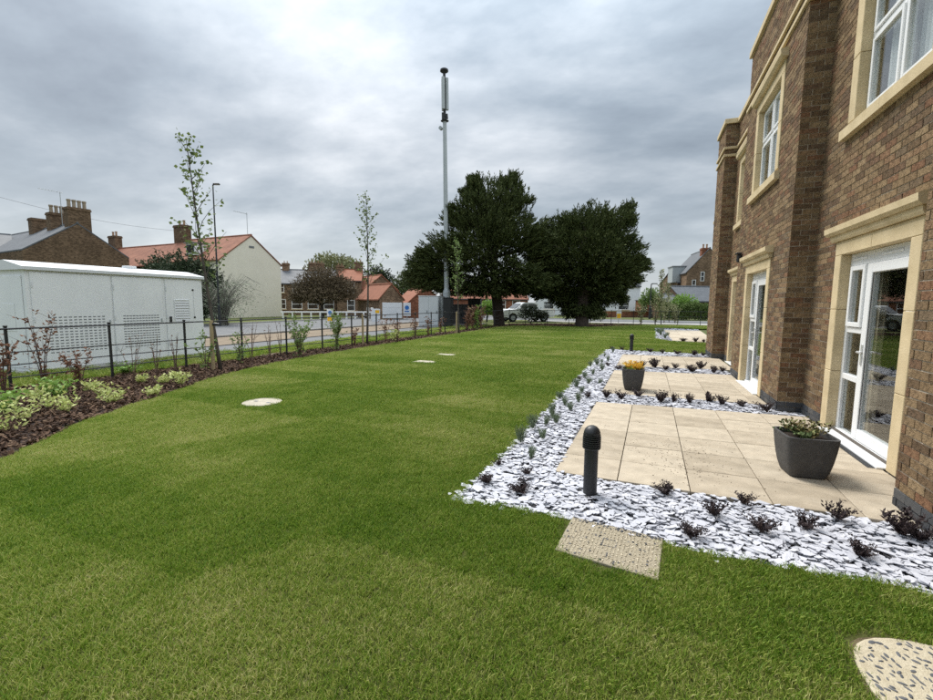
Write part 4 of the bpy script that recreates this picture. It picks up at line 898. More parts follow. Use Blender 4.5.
# ------------------------------------------------------------------ trees
def taper(b, p0, p1, r0, r1, bend=0.0, n=6, seg=4):
    p0, p1 = Vector(p0), Vector(p1); d = p1-p0; off = Vector((random.uniform(-1, 1), random.uniform(-1, 1), random.uniform(-.4, .4)))*bend*d.length
    pts = [p0+d*(i/seg)+off*math.sin(math.pi*i/seg) for i in range(seg+1)]
    b.tube(pts, [r0+(r1-r0)*i/seg for i in range(seg+1)], n); return pts
def sprays(C, out, n_leaf, Ls, lw, droop, spreadv):
    "fan of needles/leaves at each point C pointing roughly along out"
    n = len(C); parts = []
    for k in range(n_leaf):
        t = (k+0.5)/n_leaf
        ax = unit(out+rvec(n)*spreadv+np.array([0, 0, droop]))
        b = C+unit(out)*(Ls*t)[:, None]*0.9+rvec(n)*(Ls*0.12)[:, None]
        parts.append(leaf_quads(b, ax, Ls*RNG.uniform(0.35, 0.6, n), lw*Ls*RNG.uniform(0.8, 1.2, n)))
    return join_q(parts)
def yew(name, label, base, top, lobes, n, trunk_r, fork, seed=0):
    t = thing(name, label, 'tree', base)
    B = Vector(base); tb = MB()
    hub = Vector(top)-B
    pts = [Vector((0, 0, -0.2)), Vector((0, 0, 0.15)), hub*0.35+Vector((0.05, 0, 0)), hub*0.6, hub]
    tb.tube(pts, [trunk_r*1.5, trunk_r*1.12, trunk_r, trunk_r*0.8, trunk_r*0.3], 10)
    lob = [(Vector(c)-B, Vector(r)*0.93) for c, r in lobes]
    for c, r in lob:
        s0 = hub*random.uniform(fork, 0.75); taper(tb, s0, c, trunk_r*0.42, 0.05, 0.06, 7, 5)
        for _ in range(5):
            e = c+Vector((random.uniform(-1, 1)*r.x, random.uniform(-1, 1)*r.y, random.uniform(-.8, .8)*r.z))*0.8; taper(tb, s0.lerp(c, random.uniform(0.4, 0.9)), e, 0.055, 0.015, 0.1, 5, 3)
    tips = []
    for c, r in list(lob):
        for _ in range(5):
            v = Vector((random.gauss(0, 1), random.gauss(0, 0.7), random.gauss(0.25, 0.7))).normalized(); q = random.uniform(0.28, 0.6)
            tips.append((c+Vector((v.x*r.x, v.y*r.y, v.z*r.z))*random.uniform(0.82, 1.02), Vector((q, q, q*random.uniform(0.45, 1.1)))))
    lob += tips
    tb.build('trunk', YEWTRUNK, t, smooth=True)
    w = np.array([r.x*r.z+r.x*r.y*0.5 for c, r in lob]); w /= w.sum(); k = RNG.choice(len(lob), n, p=w)
    cc = np.array([c for c, r in lob])[k]; rr = np.array([r for c, r in lob])[k]
    d = rvec(n); rad = RNG.uniform(0, 1, n)**0.44
    lump = 1+0.13*np.sin(d[:, 0]*5+k)+0.12*np.sin(d[:, 2]*7+2*k)+0.08*np.sin(d[:, 1]*9+3*k)+RNG.normal(0, 0.06, n)
    C = cc+d*rr*(rad*lump)[:, None]
    C = C[C[:, 2] > 0.9]; n = len(C)
    ctr = np.array([hub.x, hub.y, hub.z*0.55]); out = unit(unit(C-ctr)+np.array([0, 0, 0.35])+rvec(n)*0.35)
    link('crown', np_mesh('crown', *sprays(C, out, 10, RNG.uniform(0.22, 0.50, n), 0.15, 0.02, 0.55)), YEW, t)
    return t
def L3(x, y, d, rx, rz, ry=None):
    return (dep(x, y, d), (rx, ry or rx*0.85, rz))
Y1 = (*at(499, 325.5), 0)
lob1 = [L3(489, 208, 32.0, 1.9, 2.0), L3(462, 222, 31.5, 1.5, 1.3), L3(512, 205, 32, 1.3, 1.4), L3(505, 235, 31, 2.4, 1.6), L3(450, 250, 31, 2.0, 1.1), L3(430, 264, 31.5, 1.3, 0.8), L3(422, 282, 32, 1.2, .75), L3(470, 255, 30, 2.2, 1.3), L3(533, 250, 31.5, 1.7, 1.3), L3(505, 272, 30.5, 2.2, 1.0), L3(460, 284, 32.5, 2.2, 0.8), L3(533, 283, 31, 1.7, 0.7), L3(485, 230, 34, 2.4, 2.2), L3(512, 187, 32, .7, .8), L3(475, 192, 32.3, .8, .8), L3(540, 243, 32.5, 1.3, 1.4), L3(538, 268, 32.5, 1.5, 1.0), L3(515, 287, 32, 1.6, .6), L3(480, 288, 31, 1.6, .55), L3(440, 277, 32.5, 1.5, .7)]
yew('yew_tree', 'tall dark spreading yew tree behind the mast at the lawn end', Y1, dep(487, 200, 32), lob1, 20000, 0.36, 0.28)
Y2 = (-4.75, 32.0, 0)
lob2 = [L3(590, 228, 33, 2.2, 1.7), L3(560, 240, 33, 1.6, 1.6), L3(612, 236, 33, 1.7, 1.5), L3(621, 256, 33, 1.4, 1.6), L3(585, 262, 31.5, 2.8, 2.0), L3(552, 270, 32, 1.5, 1.5), L3(634, 266, 33.2, 0.8, 0.5), L3(600, 282, 32, 1.8, 1.1), L3(560, 288, 32.5, 1.6, 1.1), L3(626, 220, 33, .5, 1.1), L3(626, 280, 33, 0.7, 0.6), L3(590, 240, 35, 2.6, 2.2), L3(578, 298, 32.6, 1.5, 1.2), L3(600, 296, 32.2, 0.8, .6), L3(548, 292, 32.5, 0.8, .5), L3(578, 311, 32.0, 1.0, .95), L3(588, 305, 31.8, .8, .8), L3(570, 303, 33, .6, .6), L3(617, 297, 33, .35, .6), L3(600, 270, 30.8, 2.3, 1.8)]
yew('yew_tree', 'rounded very dark yew tree in the middle of the lawn end', Y2, dep(586, 220, 33), lob2, 20000, 0.42, 0.2)

def young_tree(name, label, bpx, toppx, width, leaves, stake=True, mat_=None, leafsz=0.092, zclear=0.36, seed=1):
    random.seed(seed)
    bx, by = at(*bpx); d = np.array([bx, by])@fw[:2]-H*-fw[2]*0
    dd = float(np.array([bx, by, -H])@fw); top = dep(*toppx, dd)
    t = thing(name, label, 'tree', (bx, by, 0)); top = top-Vector((bx, by, 0)); h = top.z
    b = MB(); stem = taper(b, (0, 0, -0.05), top, 0.034*max(1, h/4), 0.006, 0.02, 7, 10)
    leafB = []; leafA = []
    nb = int(10+h*2.4)
    for i in range(nb):
        f = zclear+(0.98-zclear)*(i+0.5)/nb; p = Vector(top)*f; k = int(f*10); p = stem[min(k, 9)].lerp(stem[min(k+1, 10)], f*10-k)
        a = i*2.4+random.uniform(-.4, .4); ln = width*(1.15-f)*random.uniform(0.5, 1.1)+0.12; e = p+Vector((math.cos(a)*ln*0.6, math.sin(a)*ln*0.6, ln*random.uniform(0.65, 1.1)))
        br = taper(b, p, e, 0.010, 0.003, 0.08, 4, 3)
        for j in range(leaves):
            q = br[0].lerp(br[-1], random.uniform(0.2, 1.05))+Vector([random.gauss(0, 0.05) for _ in range(3)]); leafB.append(q); leafA.append(Vector((random.gauss(0, 1), random.gauss(0, 1), random.gauss(-0.1, 0.6))))
    for j in range(leaves*3):
        f = random.uniform(zclear, 1.0); k = int(f*9.99); q = stem[k].lerp(stem[k+1], f*10-k)+Vector([random.gauss(0, 0.06) for _ in range(3)]); leafB.append(q); leafA.append(Vector([random.gauss(0, 1) for _ in range(3)]))
    b.build('trunk', TRUNK, t, smooth=True)
    n = len(leafB); link('crown', np_mesh('crown', *leaf_quads(np.array(leafB), np.array(leafA), RNG.uniform(0.7, 1.3, n)*leafsz, RNG.uniform(0.6, 0.95, n)*leafsz, fold=0.1)), mat_ or LEAFT, t)
    if stake:
        s = thing('tree_stake', f'round timber stake holding {stake}', 'stake', (bx+0.10*cr[0]*-1, by-0.12, 0), 0, 'timber tree stakes')
        m_ = MB(); m_.tube([(0, 0, -0.1), (0, 0, 1.15)], [0.042, 0.040], 10); m_.build('post', WOOD, s, smooth=False)
        m_ = MB(); m_.tube([(0.0, 0.0, 1.06), (0.06, 0.03, 1.07), (0.12, 0.10, 1.06)], 0.03, 8); m_.build('tree_tie', BLACKMETAL, s)
young_tree('young_tree', 'tall slender young tree beside the white kiosk', (221, 370), (186, 138), 1.35, 16, 'the young tree beside the white kiosk', seed=3)
young_tree('young_tree', 'slender young tree in front of the red roofed garage', (367, 345), (366, 196), 1.4, 15, 'the young tree by the garage', seed=5)
young_tree('young_tree', 'young pale green tree growing just right of the mast', (459, 334), (457, 240), 1.0, 16, 'the young tree by the mast', LEAFG, seed=8)
young_tree('young_tree', 'slim pale young tree left of the far brick gable', (661, 324), (662, 270), 0.9, 18, False, LEAFPALE, 0.12, seed=9)
young_tree('young_tree', 'smaller young tree close to the far brick gable', (669, 322), (668, 283), 0.9, 16, False, LEAFPALE, 0.12, seed=10)

def round_tree(name, label, base, lobes, n, m_, ls, trunk_r=0.2, hub=None, nl=7, lw=0.5, open_=0.45):
    t = thing(name, label, 'tree' if 'tree' in name else 'bush', base); B = Vector(base); b = MB(); lob = [(Vector(c)-B, Vector(r)) for c, r in lobes]
    hb = hub or sum((c for c, r in lob), Vector())/len(lob)*0.5
    b.tube([(0, 0, -0.2), (0, 0, hb.z*0.4), tuple(hb)], [trunk_r*1.2, trunk_r, trunk_r*0.7], 8)
    for c, r in lob:
        taper(b, hb, c, trunk_r*0.45, 0.03, 0.06, 6, 4)
        for _ in range(7):
            e = c+Vector((random.uniform(-1, 1)*r.x, random.uniform(-1, 1)*r.y, random.uniform(-.6, 1)*r.z))*0.9; taper(b, hb.lerp(c, random.uniform(0.4, 0.95)), e, 0.04, 0.008, 0.08, 4, 3)
    b.build('trunk', TRUNK, t, smooth=True)
    w = np.array([r.x*r.z for c, r in lob]); w /= w.sum(); k = RNG.choice(len(lob), n, p=w); cc = np.array([c for c, r in lob])[k]; rr = np.array([r for c, r in lob])[k]
    d = rvec(n); C = cc+d*rr*(RNG.uniform(0, 1, n)**open_*(1+RNG.normal(0, 0.1, n)))[:, None]; C = C[C[:, 2] > 0.15]; n = len(C)
    out = unit(unit(C-np.array(hb))+rvec(n)*0.6)
    link('crown', np_mesh('crown', *sprays(C, out, nl, RNG.uniform(0.7, 1.3, n)*ls, lw, 0.0, 0.9)), m_, t); return t
def gnd(x, d): p = dep(x, 310, d); return (p.x, p.y, -0.05)
round_tree('purple_leaf_tree', 'round purple brown leafed tree in front of the terrace row', gnd(322, 46), [L3(322, 282, 46, 2.6, 1.5), L3(306, 291, 46, 1.8, 1.2), L3(340, 290, 46, 1.9, 1.3), L3(322, 295, 45, 2.3, .9), L3(300, 297, 46, 1.2, .6)], 6500, LEAFP, 0.19, 0.22, hub=Vector((0, 0, 1.3)))
round_tree('pale_tree', 'pale spring tree showing above the terrace roofs', gnd(332, 75), [L3(330, 263, 75, 3.2, 1.5), L3(345, 266, 75, 2.4, 1.4), L3(318, 268, 75, 2.2, 1.2)], 1300, LEAFPALE, 0.4, 0.3)
round_tree('green_tree', 'soft green tree between the orange gables', gnd(406, 60), [L3(403, 292, 60, 1.8, 2.0), L3(410, 283, 60, 1.6, 2.2), L3(417, 290, 60, 1.8, 2.4)], 1500, LEAFM, 0.35, 0.25)
round_tree('green_tree', 'dark green tree behind the garage roof', gnd(378, 70), [L3(377, 277, 70, 2.0, 1.6), L3(385, 282, 70, 1.6, 1.6)], 900, LEAFE, 0.35, 0.25)
round_tree('green_tree', 'bright green tree beside the far street lamp', gnd(652, 55), [L3(651, 296, 55, 1.0, 0.9), L3(647, 301, 55, 0.9, 0.8), L3(656, 300, 55, 0.9, 0.8)], 700, LEAFG, 0.25, 0.12)
round_tree('evergreen_bush', 'large dark evergreen bush behind the white kiosk', gnd(178, 31), [L3(178, 278, 31, 2.3, 1.7), L3(158, 279, 32, 1.8, 1.3), L3(202, 290, 31, 1.5, 1.6), L3(180, 302, 31, 2.4, 1.2), L3(196, 278, 31, 1.4, 1.3), L3(208, 304, 30.5, 1.0, 1.1)], 4600, LEAFE, 0.28, 0.25, lw=0.3)
t = thing('bare_bush', 'bare grey arching twiggy bush against the cream gable', 'bush', gnd(222, 30)); b = MB()
for i in range(210):
    a = random.uniform(0, 6.28); o_ = random.uniform(0.6, 2.7); hh = random.uniform(1.5, 3.5)
    b.tube([(random.uniform(-.3, .3), random.uniform(-.3, .3), 0), (math.cos(a)*o_*0.35, math.sin(a)*o_*0.35, hh*0.7), (math.cos(a)*o_*0.8, math.sin(a)*o_*0.8, hh), (math.cos(a)*o_*1.2, math.sin(a)*o_*1.2, hh*0.86)], [0.016, 0.013, 0.010, 0.005], 3)
b.build('twigs', mat('grey_twig', [(0.16, 0.155, 0.125), (0.25, 0.24, 0.20)], rough=0.9, scale=5), t)
link('foliage', np_mesh('foliage', *leaf_quads(np.stack([RNG.normal(0, .95, 1600), RNG.normal(0, .95, 1600), RNG.uniform(0.5, 3.0, 1600)], 1), rvec(1600), 0.13, 0.05)), LEAFS, t)

# ------------------------------------------------------------------ shrubs of the fence bed
def whip(name, label, p, h, spread, m_, nst, nlf, leaf, cat='shrub', group=None, low=0.1):
    t = thing(name, label, cat, (*p, 0.0), random.uniform(0, 6.28), group); b = MB(); LB = []; LA = []
    for i in range(nst):
        a = random.uniform(0, 6.28); o_ = spread*random.uniform(0.15, 1.0); hh = h*random.uniform(0.6, 1.0)
        pts = [Vector((random.gauss(0, .015), random.gauss(0, .015), -0.03)), Vector((math.cos(a)*o_*0.3, math.sin(a)*o_*0.3, hh*0.45)), Vector((math.cos(a)*o_*0.7, math.sin(a)*o_*0.7, hh*0.8)), Vector((math.cos(a)*o_, math.sin(a)*o_, hh))]
        b.tube(pts, [0.009, 0.007, 0.005, 0.002], 4)
        for s in range(3):
            k = random.choice((0, 1, 1, 2)); q = pts[k].lerp(pts[k+1], random.random()); e = q+Vector((random.gauss(0, .12), random.gauss(0, .12), random.uniform(0.05, 0.22)))*min(1.3, h); b.tube([q, e], [0.004, 0.0015], 3)
            for _ in range(nlf//4): LB.append(q.lerp(e, random.random())); LA.append([random.gauss(0, 1), random.gauss(0, 1), random.gauss(0.2, 0.7)])
        for _ in range(nlf):
            k = random.choice((0, 1, 1, 2, 2)); q = pts[k].lerp(pts[k+1], random.random())
            if q.z > low*h: LB.append(q+Vector([random.gauss(0, leaf*0.3) for _ in range(3)])); LA.append([random.gauss(0, 1), random.gauss(0, 1), random.gauss(0.3, 0.7)])
    b.build('stem', TWIG, t)
    if LB:
        n = len(LB); link('foliage', np_mesh('foliage', *leaf_quads(np.array(LB), np.array(LA, float), leaf*RNG.uniform(0.7, 1.25, n), leaf*0.55*RNG.uniform(0.7, 1.25, n), fold=0.08)), m_, t)
G1 = 'copper leaved whips along the fence'
for q, h, s, lb in [((4, 397), .95, .22, 'copper leaved hedge whip at the first fence post'), ((44, 386), 1.35, .30, 'dense copper leaved hedge whip in front of the left kiosk vents'), ((82, 386), .72, .34, 'low bushy copper leaved whip before the kiosk vents')]:
    whip('copper_whip', lb, at(*q), h, s, LEAFB, 6, 20, 0.075, group=G1)
for q, h, lb in [((134, 384), 1.0, 'thin nearly bare whip in front of the right kiosk vents'), ((157, 378), 1.0, 'thin bare whip below the kiosk louvre'), ((176, 372), .95, 'thin bare whip by the kiosk corner'), ((252, 362), 1.1, 'bare brown whip just right of the first stake'), ((270, 358), 1.15, 'bare branching whip before the cream gable'), ((281, 356), 1.1, 'bare whip before the cream gable corner')]:
    whip('bare_whip', lb, at(*q), h, .30, LEAFB, 4, 3, 0.05, group='bare whips along the fence')
for q, h, s, lb in [((206, 372), .95, .28, 'green leafed whip between the kiosk and the first stake'), ((240, 364), .85, .26, 'fresh green shrub just right of the first stake')]:
    whip('green_whip', lb, at(*q), h, s, LEAFG, 5, 16, 0.08, group='green whips near the first stake')
for q, h, s, lb in [((299, 356), 1.15, .50, 'wide pale green shrub at the fence near the white barrier'), ((337, 350), 1.35, .42, 'tall pale green shrub beside the round blue sign')]:
    whip('pale_shrub', lb, at(*q), h, s, LEAFG, 13, 24, 0.085, group='pale green fence shrubs')
for i, (q, h) in enumerate([((355, 346), .7), ((386, 343), 1.0), ((397, 341), .9), ((415, 338), 1.0), ((428, 336.5), 1.0), ((440, 334), .9)]):
    whip('copper_whip', f'{ORD[i]} copper whip counted rightward from the garage sapling' if i else 'copper whip just left of the garage sapling', at(*q), h, .28, LEAFB, 5, 15, 0.09, group='copper whips toward the mast')
for i, q in enumerate([(467, 331), (473, 330), (481, 329)]):
    whip('copper_whip', f'{ORD[i]} large copper shrub right of the mast', at(*q), 1.45, .45, LEAFB, 8, 24, 0.11, group='copper shrubs right of the mast')
whip('green_shrub', 'bright green shrub beside the black cabinet right of the mast', at(477, 330), 1.5, .4, LEAFL, 8, 22, 0.11)
whip('pale_shrub', 'low pale shrub at the fence below the hoarding', at(395, 342), .55, .4, LEAFV, 7, 14, 0.08)
for i, (q, sc, m_) in enumerate([((8, 432), 1.25, LEAFV), ((24, 420), .9, LEAFV), ((50, 408), 1.0, LEAFV), ((34, 400), .8, LEAFV), ((65, 412), .65, LEAFV), ((104, 398), .8, LEAFV), ((113, 403), .6, LEAFV), ((92, 391), .55, LEAFV), ((141, 383), .45, LEAFV), ((154, 396), .55, LEAFV), ((163, 384), .5, LEAFV), ((181, 385), .75, LEAFV), ((177, 379), .5, LEAFV)]):
    t = thing('variegated_shrub', f'{ORD[i]} cream variegated low shrub counted from the left edge of the bed', 'shrub', (*at(*q), 0), random.uniform(0, 6), 'variegated shrubs in the mulch')
    link('foliage', bush_mesh('foliage', 15, 0.33*sc, 0.30*sc, 0.080, 0.034, 7, up=0.6), m_, t); link('stem', stem_mesh('stem', 10, 0.25*sc, 0.28*sc, 0.003), TWIG, t)
for q, sc, lb in [((4, 413), .9, 'lime green leafy plant at the left edge of the bed'), ((56, 396), .85, 'lime green leafy plant behind the variegated shrubs'), ((128, 374), .7, 'lime green plant under the fence in front of the kiosk')]:
    t = thing('lime_plant', lb, 'plant', (*at(*q), 0), 0, 'lime plants in the bed'); link('foliage', bush_mesh('foliage', 26, 0.36*sc, 0.30*sc, 0.085, 0.05, 8, up=0.3), LEAFL, t)
for i, (x, y, s) in enumerate([(641, 324, 1.0), (655, 324, 1.4), (664, 323, 1.2), (675, 323, .9)]):
    whip('pale_shrub', f'{ORD[i]} olive shrub from the left on the far fence before the hedge', at(x, y), 1.9*s, .7*s, LEAFPALE, 9, 26, 0.14, group='olive shrubs on the far fence')

# ------------------------------------------------------------------ kiosk
KX, KY0, KY1 = -12.3, 5.12, 9.12
ks = thing('white_kiosk', 'long white panelled equipment kiosk behind the fence', 'kiosk', (KX, KY0, 0))
LN = KY1-KY0; KD = 1.4
b = MB(); b.prism([(0, -0.05), (0, 2.25), (-KD/2, 2.38), (-KD/2-.01, 2.38), (-KD, 2.25), (-KD, -0.05)], 'y', 0, LN); b.build('body', KIOSK, ks)
b = MB(); b.prism([(0.06, 2.22), (0.06, 2.29), (-KD/2+.05, 2.435), (-KD/2, 2.44), (-KD/2-.05, 2.435), (-KD-0.06, 2.29), (-KD-0.06, 2.22)], 'y', -0.06, LN+0.06); rf = b.build('roof', KIOSKROOF, ks)
b = MB(); b.bbox(-0.8, -0.6, 2.35, 2.6, 2.40, 2.50, 0.01); b.build('roof_vent', KIOSKROOF, rf)
cut = [0.08, 1.62, 2.86, 3.94]
for i, (a, c) in enumerate(((0.08, 1.60), (1.64, 2.84), (2.92, 3.92))):
    b = MB(); b.bbox(0.002, 0.022, a, c, 0.06, 2.17, 0.006); d = b.build('door', KIOSK, ks)
    for zh in (0.35, 1.1, 1.85): hg = MB(); hg.bbox(0.0225, 0.034, a+0.005, a+0.03, zh, zh+0.12, .003); hg.build('hinge', KIOSKROOF, d)
    if i < 2:
        hg = MB(); hg.bbox(0.0225, 0.045, c-0.075, c-0.05, 1.02, 1.12, .004); hg.build('lock', GALV, d)
        s = MB(); w = c-a; u0 = a+0.14*w+0.02; u1 = c-0.10*w; nc = 12; nr = 13
        for r_ in range(nr):
            for k in range(nc):
                u = u0+(u1-u0)*(k+0.5)/nc; z = 0.42+0.065*r_+0.0; s.box(0.021, 0.0235, u-0.030, u+0.030, z-0.011, z+0.011)
        so_ = s.build('vent_slot', SLOT, d); so_['kind'] = 'stuff'
    else:
        s = MB(); s.bbox(0.022, 0.040, 3.14, 3.16, 1.0, 1.62, .003); s.bbox(0.022, 0.040, 3.56, 3.58, 1.0, 1.62, .003); s.bbox(0.022, 0.040, 3.16, 3.56, 1.6, 1.62, .003); s.bbox(0.022, 0.040, 3.16, 3.56, 1.0, 1.02, .003); s.build('louvre_frame', KIOSK, d)
        for r_ in range(8):
            s = MB(); z = 1.03+r_*0.071; s.add([(0.024, 3.16, z+0.066), (0.024, 3.56, z+0.066), (0.040, 3.56, z), (0.040, 3.16, z)], [(0, 3, 2, 1)]); s.build('louvre_slat', KIOSKROOF, d)
        s = MB(); s.bbox(0.022, 0.05, 2.99, 3.05, 1.0, 1.16, .006); s.build('lock_handle', BLACKMETAL, d)
        s = MB(); s.tube([(0.022, 3.70, 1.9), (0.03, 3.70, 1.9)], 0.03, 10); s.tube([(0.022, 3.72, 1.12), (0.03, 3.72, 1.12)], 0.03, 10); s.build('bolt', BLACKMETAL, d)
        s = MB(); s.box(0.0222, 0.0228, 3.708, 3.714, 1.15, 1.87); s.build('seam', SLOT, d)
b = MB(); b.bbox(-1.28, -0.12, -0.022, -0.002, 0.1, 2.1, 0.006); b.build('end_panel', KIOSK, ks)
b = MB(); b.bbox(-0.95, -0.45, -0.030, -0.0225, 0.9, 1.5, 0.004); b.build('end_hatch', KIOSK, ks)
b = MB(); b.box(-KD-0.15, 0.15, -0.15, LN+0.15, -0.1, 0.03); b.build('concrete_base', KERB, ks)

# ------------------------------------------------------------------ mast, cabinets, lamps
mp_ = dep(447, 322, 31); mt = dep(452.5, 78, 31); mb0 = Vector((mp_.x, mp_.y, 0)); lean = Vector((mt.x-mp_.x, 0, 0))
hM = mt.z; mast = thing('phone_mast', 'tall slim grey phone mast rising above the yew trees', 'mast', mb0)
top = Vector((mt.x-mp_.x, 0.4, hM)); U = lambda f: Vector((0, 0, 0)).lerp(top, f)
b = MB(); b.tube([U(0), U(0.135)], [0.27, 0.26], 16); b.tube([U(0.135), U(0.15)], [0.26, 0.17], 16); b.tube([U(0.15), U(0.80)], [0.17, 0.13], 16); b.build('pole', GALV, mast, smooth=False)
b = MB(); b.tube([U(0.80), U(0.803), U(0.806)], [0.18, 0.28, 0.18], 16); b.tube([U(0.982), U(0.99), U(0.996)], [0.08, 0.28, 0.27], 16); b.build('collar', DARKMETAL, mast)
b = MB(); b.tube([U(0.80), U(0.99)], 0.09, 10); b.build('spigot', DARKMETAL, mast)
for k in range(3):
    a = k*2.094+0.5; off = Vector((math.cos(a)*0.17, math.sin(a)*0.17, 0)); p, q = U(0.845)+off, U(0.965)+off
    b = MB(); b.tube([p, q], 0.11, 6); b.build('antenna_panel', GALV, mast)
b = MB(); b.tube([U(0.81)+Vector((-.12, 0, 0)), U(0.835)+Vector((-.12, 0, 0))], 0.10, 8); b.tube([U(0.81)+Vector((.18, 0, 0)), U(0.828)+Vector((.15, 0, 0))], 0.08, 8); b.build('remote_unit', DARKMETAL, mast)
b = MB(); b.tube([U(0.775), U(0.775)+Vector((-0.3, 0, 0))], 0.03, 6); b.tube([U(0.778)+Vector((-.3, -.1, 0)), U(0.778)+Vector((-.3, .1, 0))], 0.12, 12); b.build('dish', GALV, mast)
def cabinet(name, label, px, d, w, dp, h, m_, doors, yaw=0.0):
    p = dep(px, 315, d); t = thing(name, label, 'cabinet', (p.x, p.y, -0.04), YAW*0.6+yaw); b = MB(); b.bbox(-w/2, w/2, 0, dp, 0.08, h, 0.015); b.build('body', m_, t); b = MB(); b.box(-w/2-.05, w/2+.05, -.05, dp+.05, -0.1, 0.08); b.build('plinth', KERB, t)
    for i in range(doors):
        b = MB(); x0 = -w/2+0.03+(w-0.06)*i/doors; x1 = -w/2+0.03+(w-0.06)*(i+1)/doors; b.bbox(x0+.006, x1-.006, -0.02, -0.002, 0.14, h-0.05, 0.006); dd = b.build('door', m_, t); b = MB(); b.bbox(x1-0.10, x1-0.07, -0.05, -0.02, h*0.5-.1, h*0.5+.1, .006); b.build('door_handle', BLACKMETAL, dd)
    b = MB(); b.bbox(-w/2-.02, w/2+.02, -.03, dp+.02, h, h+.04, .01); b.build('cap', m_, t)
cabinet('equipment_cabinet', 'pale grey equipment cabinet at the foot of the mast', 428.5, 29.5, 1.35, 0.9, 2.05, GREYBOX, 2)
cabinet('equipment_cabinet', 'narrow pale side cabinet right of the grey one', 438.5, 30.2, 0.42, 0.9, 2.05, GREYBOX, 1)
cabinet('black_cabinet', 'black slim cabinet close beside the mast foot', 447, 29.0, 0.55, 0.8, 1.95, BLACKBOX, 1)
cabinet('black_cabinet', 'tall black cabinet by the leaning yew trunk', 474, 33.5, 0.95, 0.8, 1.95, BLACKBOX, 1)
cabinet('grey_cabinet', 'dark grey slatted cabinet between the mast and the yew', 459, 33.5, 1.6, 0.7, 1.5, mat('dark_grey_paint', [(0.06, 0.062, 0.068)], rough=0.6), 3)
def street_lamp(label, px, d, toppy, arm, basez=-0.05, r=0.06):
    p = dep(px, 310, d); h = dep(px, toppy, d).z-basez; t = thing('street_lamp', label, 'street lamp', (p.x, p.y, basez), YAW)
    b = MB(); b.tube([(0, 0, 0), (0, 0, 1.3)], r*1.5, 10); b.tube([(0, 0, 1.3), (0, 0, 1.4), (0, 0, h)], [r*1.5, r, r*0.6], 10); b.build('column', DARKMETAL, t)
    b = MB(); b.tube([(0, 0, h-0.05), (arm*0.3, 0, h+0.02)], r*0.5, 8); b.bbox(arm*0.1, arm, -0.11, 0.11, h-0.02, h+0.08, 0.03); b.build('lantern', DARKMETAL, t)
    b = MB(); b.box(arm*0.3, arm*0.95, -0.08, 0.08, h-0.026, h-0.021); b.build('lens', LAMPCLEAR, t)
street_lamp('tall dark street lamp standing behind the white kiosk', 219, 29, 188, 0.42)
street_lamp('far slim street lamp right of the white house', 650, 52, 284, 0.7, r=0.09)

# ------------------------------------------------------------------ houses
def frame2(p0, p1):
    "local frame: x along p0->p1, y away from the viewer"
    d = Vector((p1[0]-p0[0], p1[1]-p0[1], 0)); w = d.length; rz = math.atan2(d.y, d.x); return w, rz
def far_window(t, x, z, w, h, bars=1, y=-0.02, sill=True):
    f = MB(); e = 0.07
    f.box(x, x+w, y-0.03, y+0.06, z, z+e); f.box(x, x+w, y-0.03, y+0.06, z+h-e, z+h); f.box(x, x+e, y-0.03, y+0.06, z+e, z+h-e); f.box(x+w-e, x+w, y-0.03, y+0.06, z+e, z+h-e)
    if bars: f.box(x+e, x+w-e, y-0.03, y+0.06, z+h*0.5-.03, z+h*0.5+.03)
    o = f.build('window', PAINTW, t)
    g = MB(); g.box(x+e, x+w-e, y+0.02, y+0.04, z+e, z+h-e); g.build('pane', FARGLASS, o)
    if sill:
        s = MB(); s.box(x-0.1, x+w+0.1, y-0.12, y, z-0.1, z); s.build('sill', STONE, o)
def house(name, label, p0, p1, depth, ze, zr, wallm, roofm, gable_front, zb=-0.08, over=0.18):
    """p0->p1 is the front wall seen left to right. gable_front: ridge runs away from the viewer; else ridge parallel to the front"""
    w, rz = frame2(p0, p1); t = thing(name, label, 'house', (p0[0], p0[1], zb), rz); ze -= zb; zr -= zb
    b = MB()
    if gable_front: b.prism([(0, 0), (w, 0), (w, ze), (w/2, zr), (0, ze)], 'y', 0, depth)
    else: b.prism([(0, 0), (0, ze), (depth/2, zr), (depth, ze), (depth, 0)], 'x', 0, w)
    b.build('wall', wallm, t)
    b = MB(); th = 0.12; k = 0.02
    if gable_front:
        s = (zr-ze)/(w/2); x = over
        b.prism([(-x, ze-s*x+k), (-x, ze-s*x+k+th), (w/2, zr+k+th), (w/2, zr+k)], 'y', -over*0.4, depth+over*0.4); b.prism([(w+x, ze-s*x+k), (w/2, zr+k+.001), (w/2, zr+k+th), (w+x, ze-s*x+k+th)], 'y', -over*0.4, depth+over*0.4)
    else:
        s = (zr-ze)/(depth/2); x = over
        b.prism([(-x, ze-s*x+k), (depth/2, zr+k), (depth/2, zr+k+th), (-x, ze-s*x+k+th)], 'x', -over*0.5, w+over*0.5); b.prism([(depth+x, ze-s*x+k), (depth+x, ze-s*x+k+th), (depth/2, zr+k+th), (depth/2, zr+k+.001)], 'x', -over*0.5, w+over*0.5)
    rf = b.build('roof', roofm, t)
    r_ = MB()
    if gable_front: r_.tube([(w/2, -0.05, zr+th), (w/2, depth+0.05, zr+th)], 0.11, 6)
    else: r_.tube([(-0.05, depth/2, zr+th), (w+0.05, depth/2, zr+th)], 0.11, 6)
    r_.build('ridge', roofm, rf)
    if not gable_front:
        gt = MB(); gt.tube([(-0.1, -over, ze-s*over+0.02), (w+0.1, -over, ze-s*over+0.02)], 0.06, 6); gt.build('gutter', DARKMETAL, rf)
    t['w'] = w; return t
BUFFPOT = mat('buff_pot', [(0.26, 0.21, 0.155), (0.34, 0.28, 0.21)], rough=0.9, scale=3)
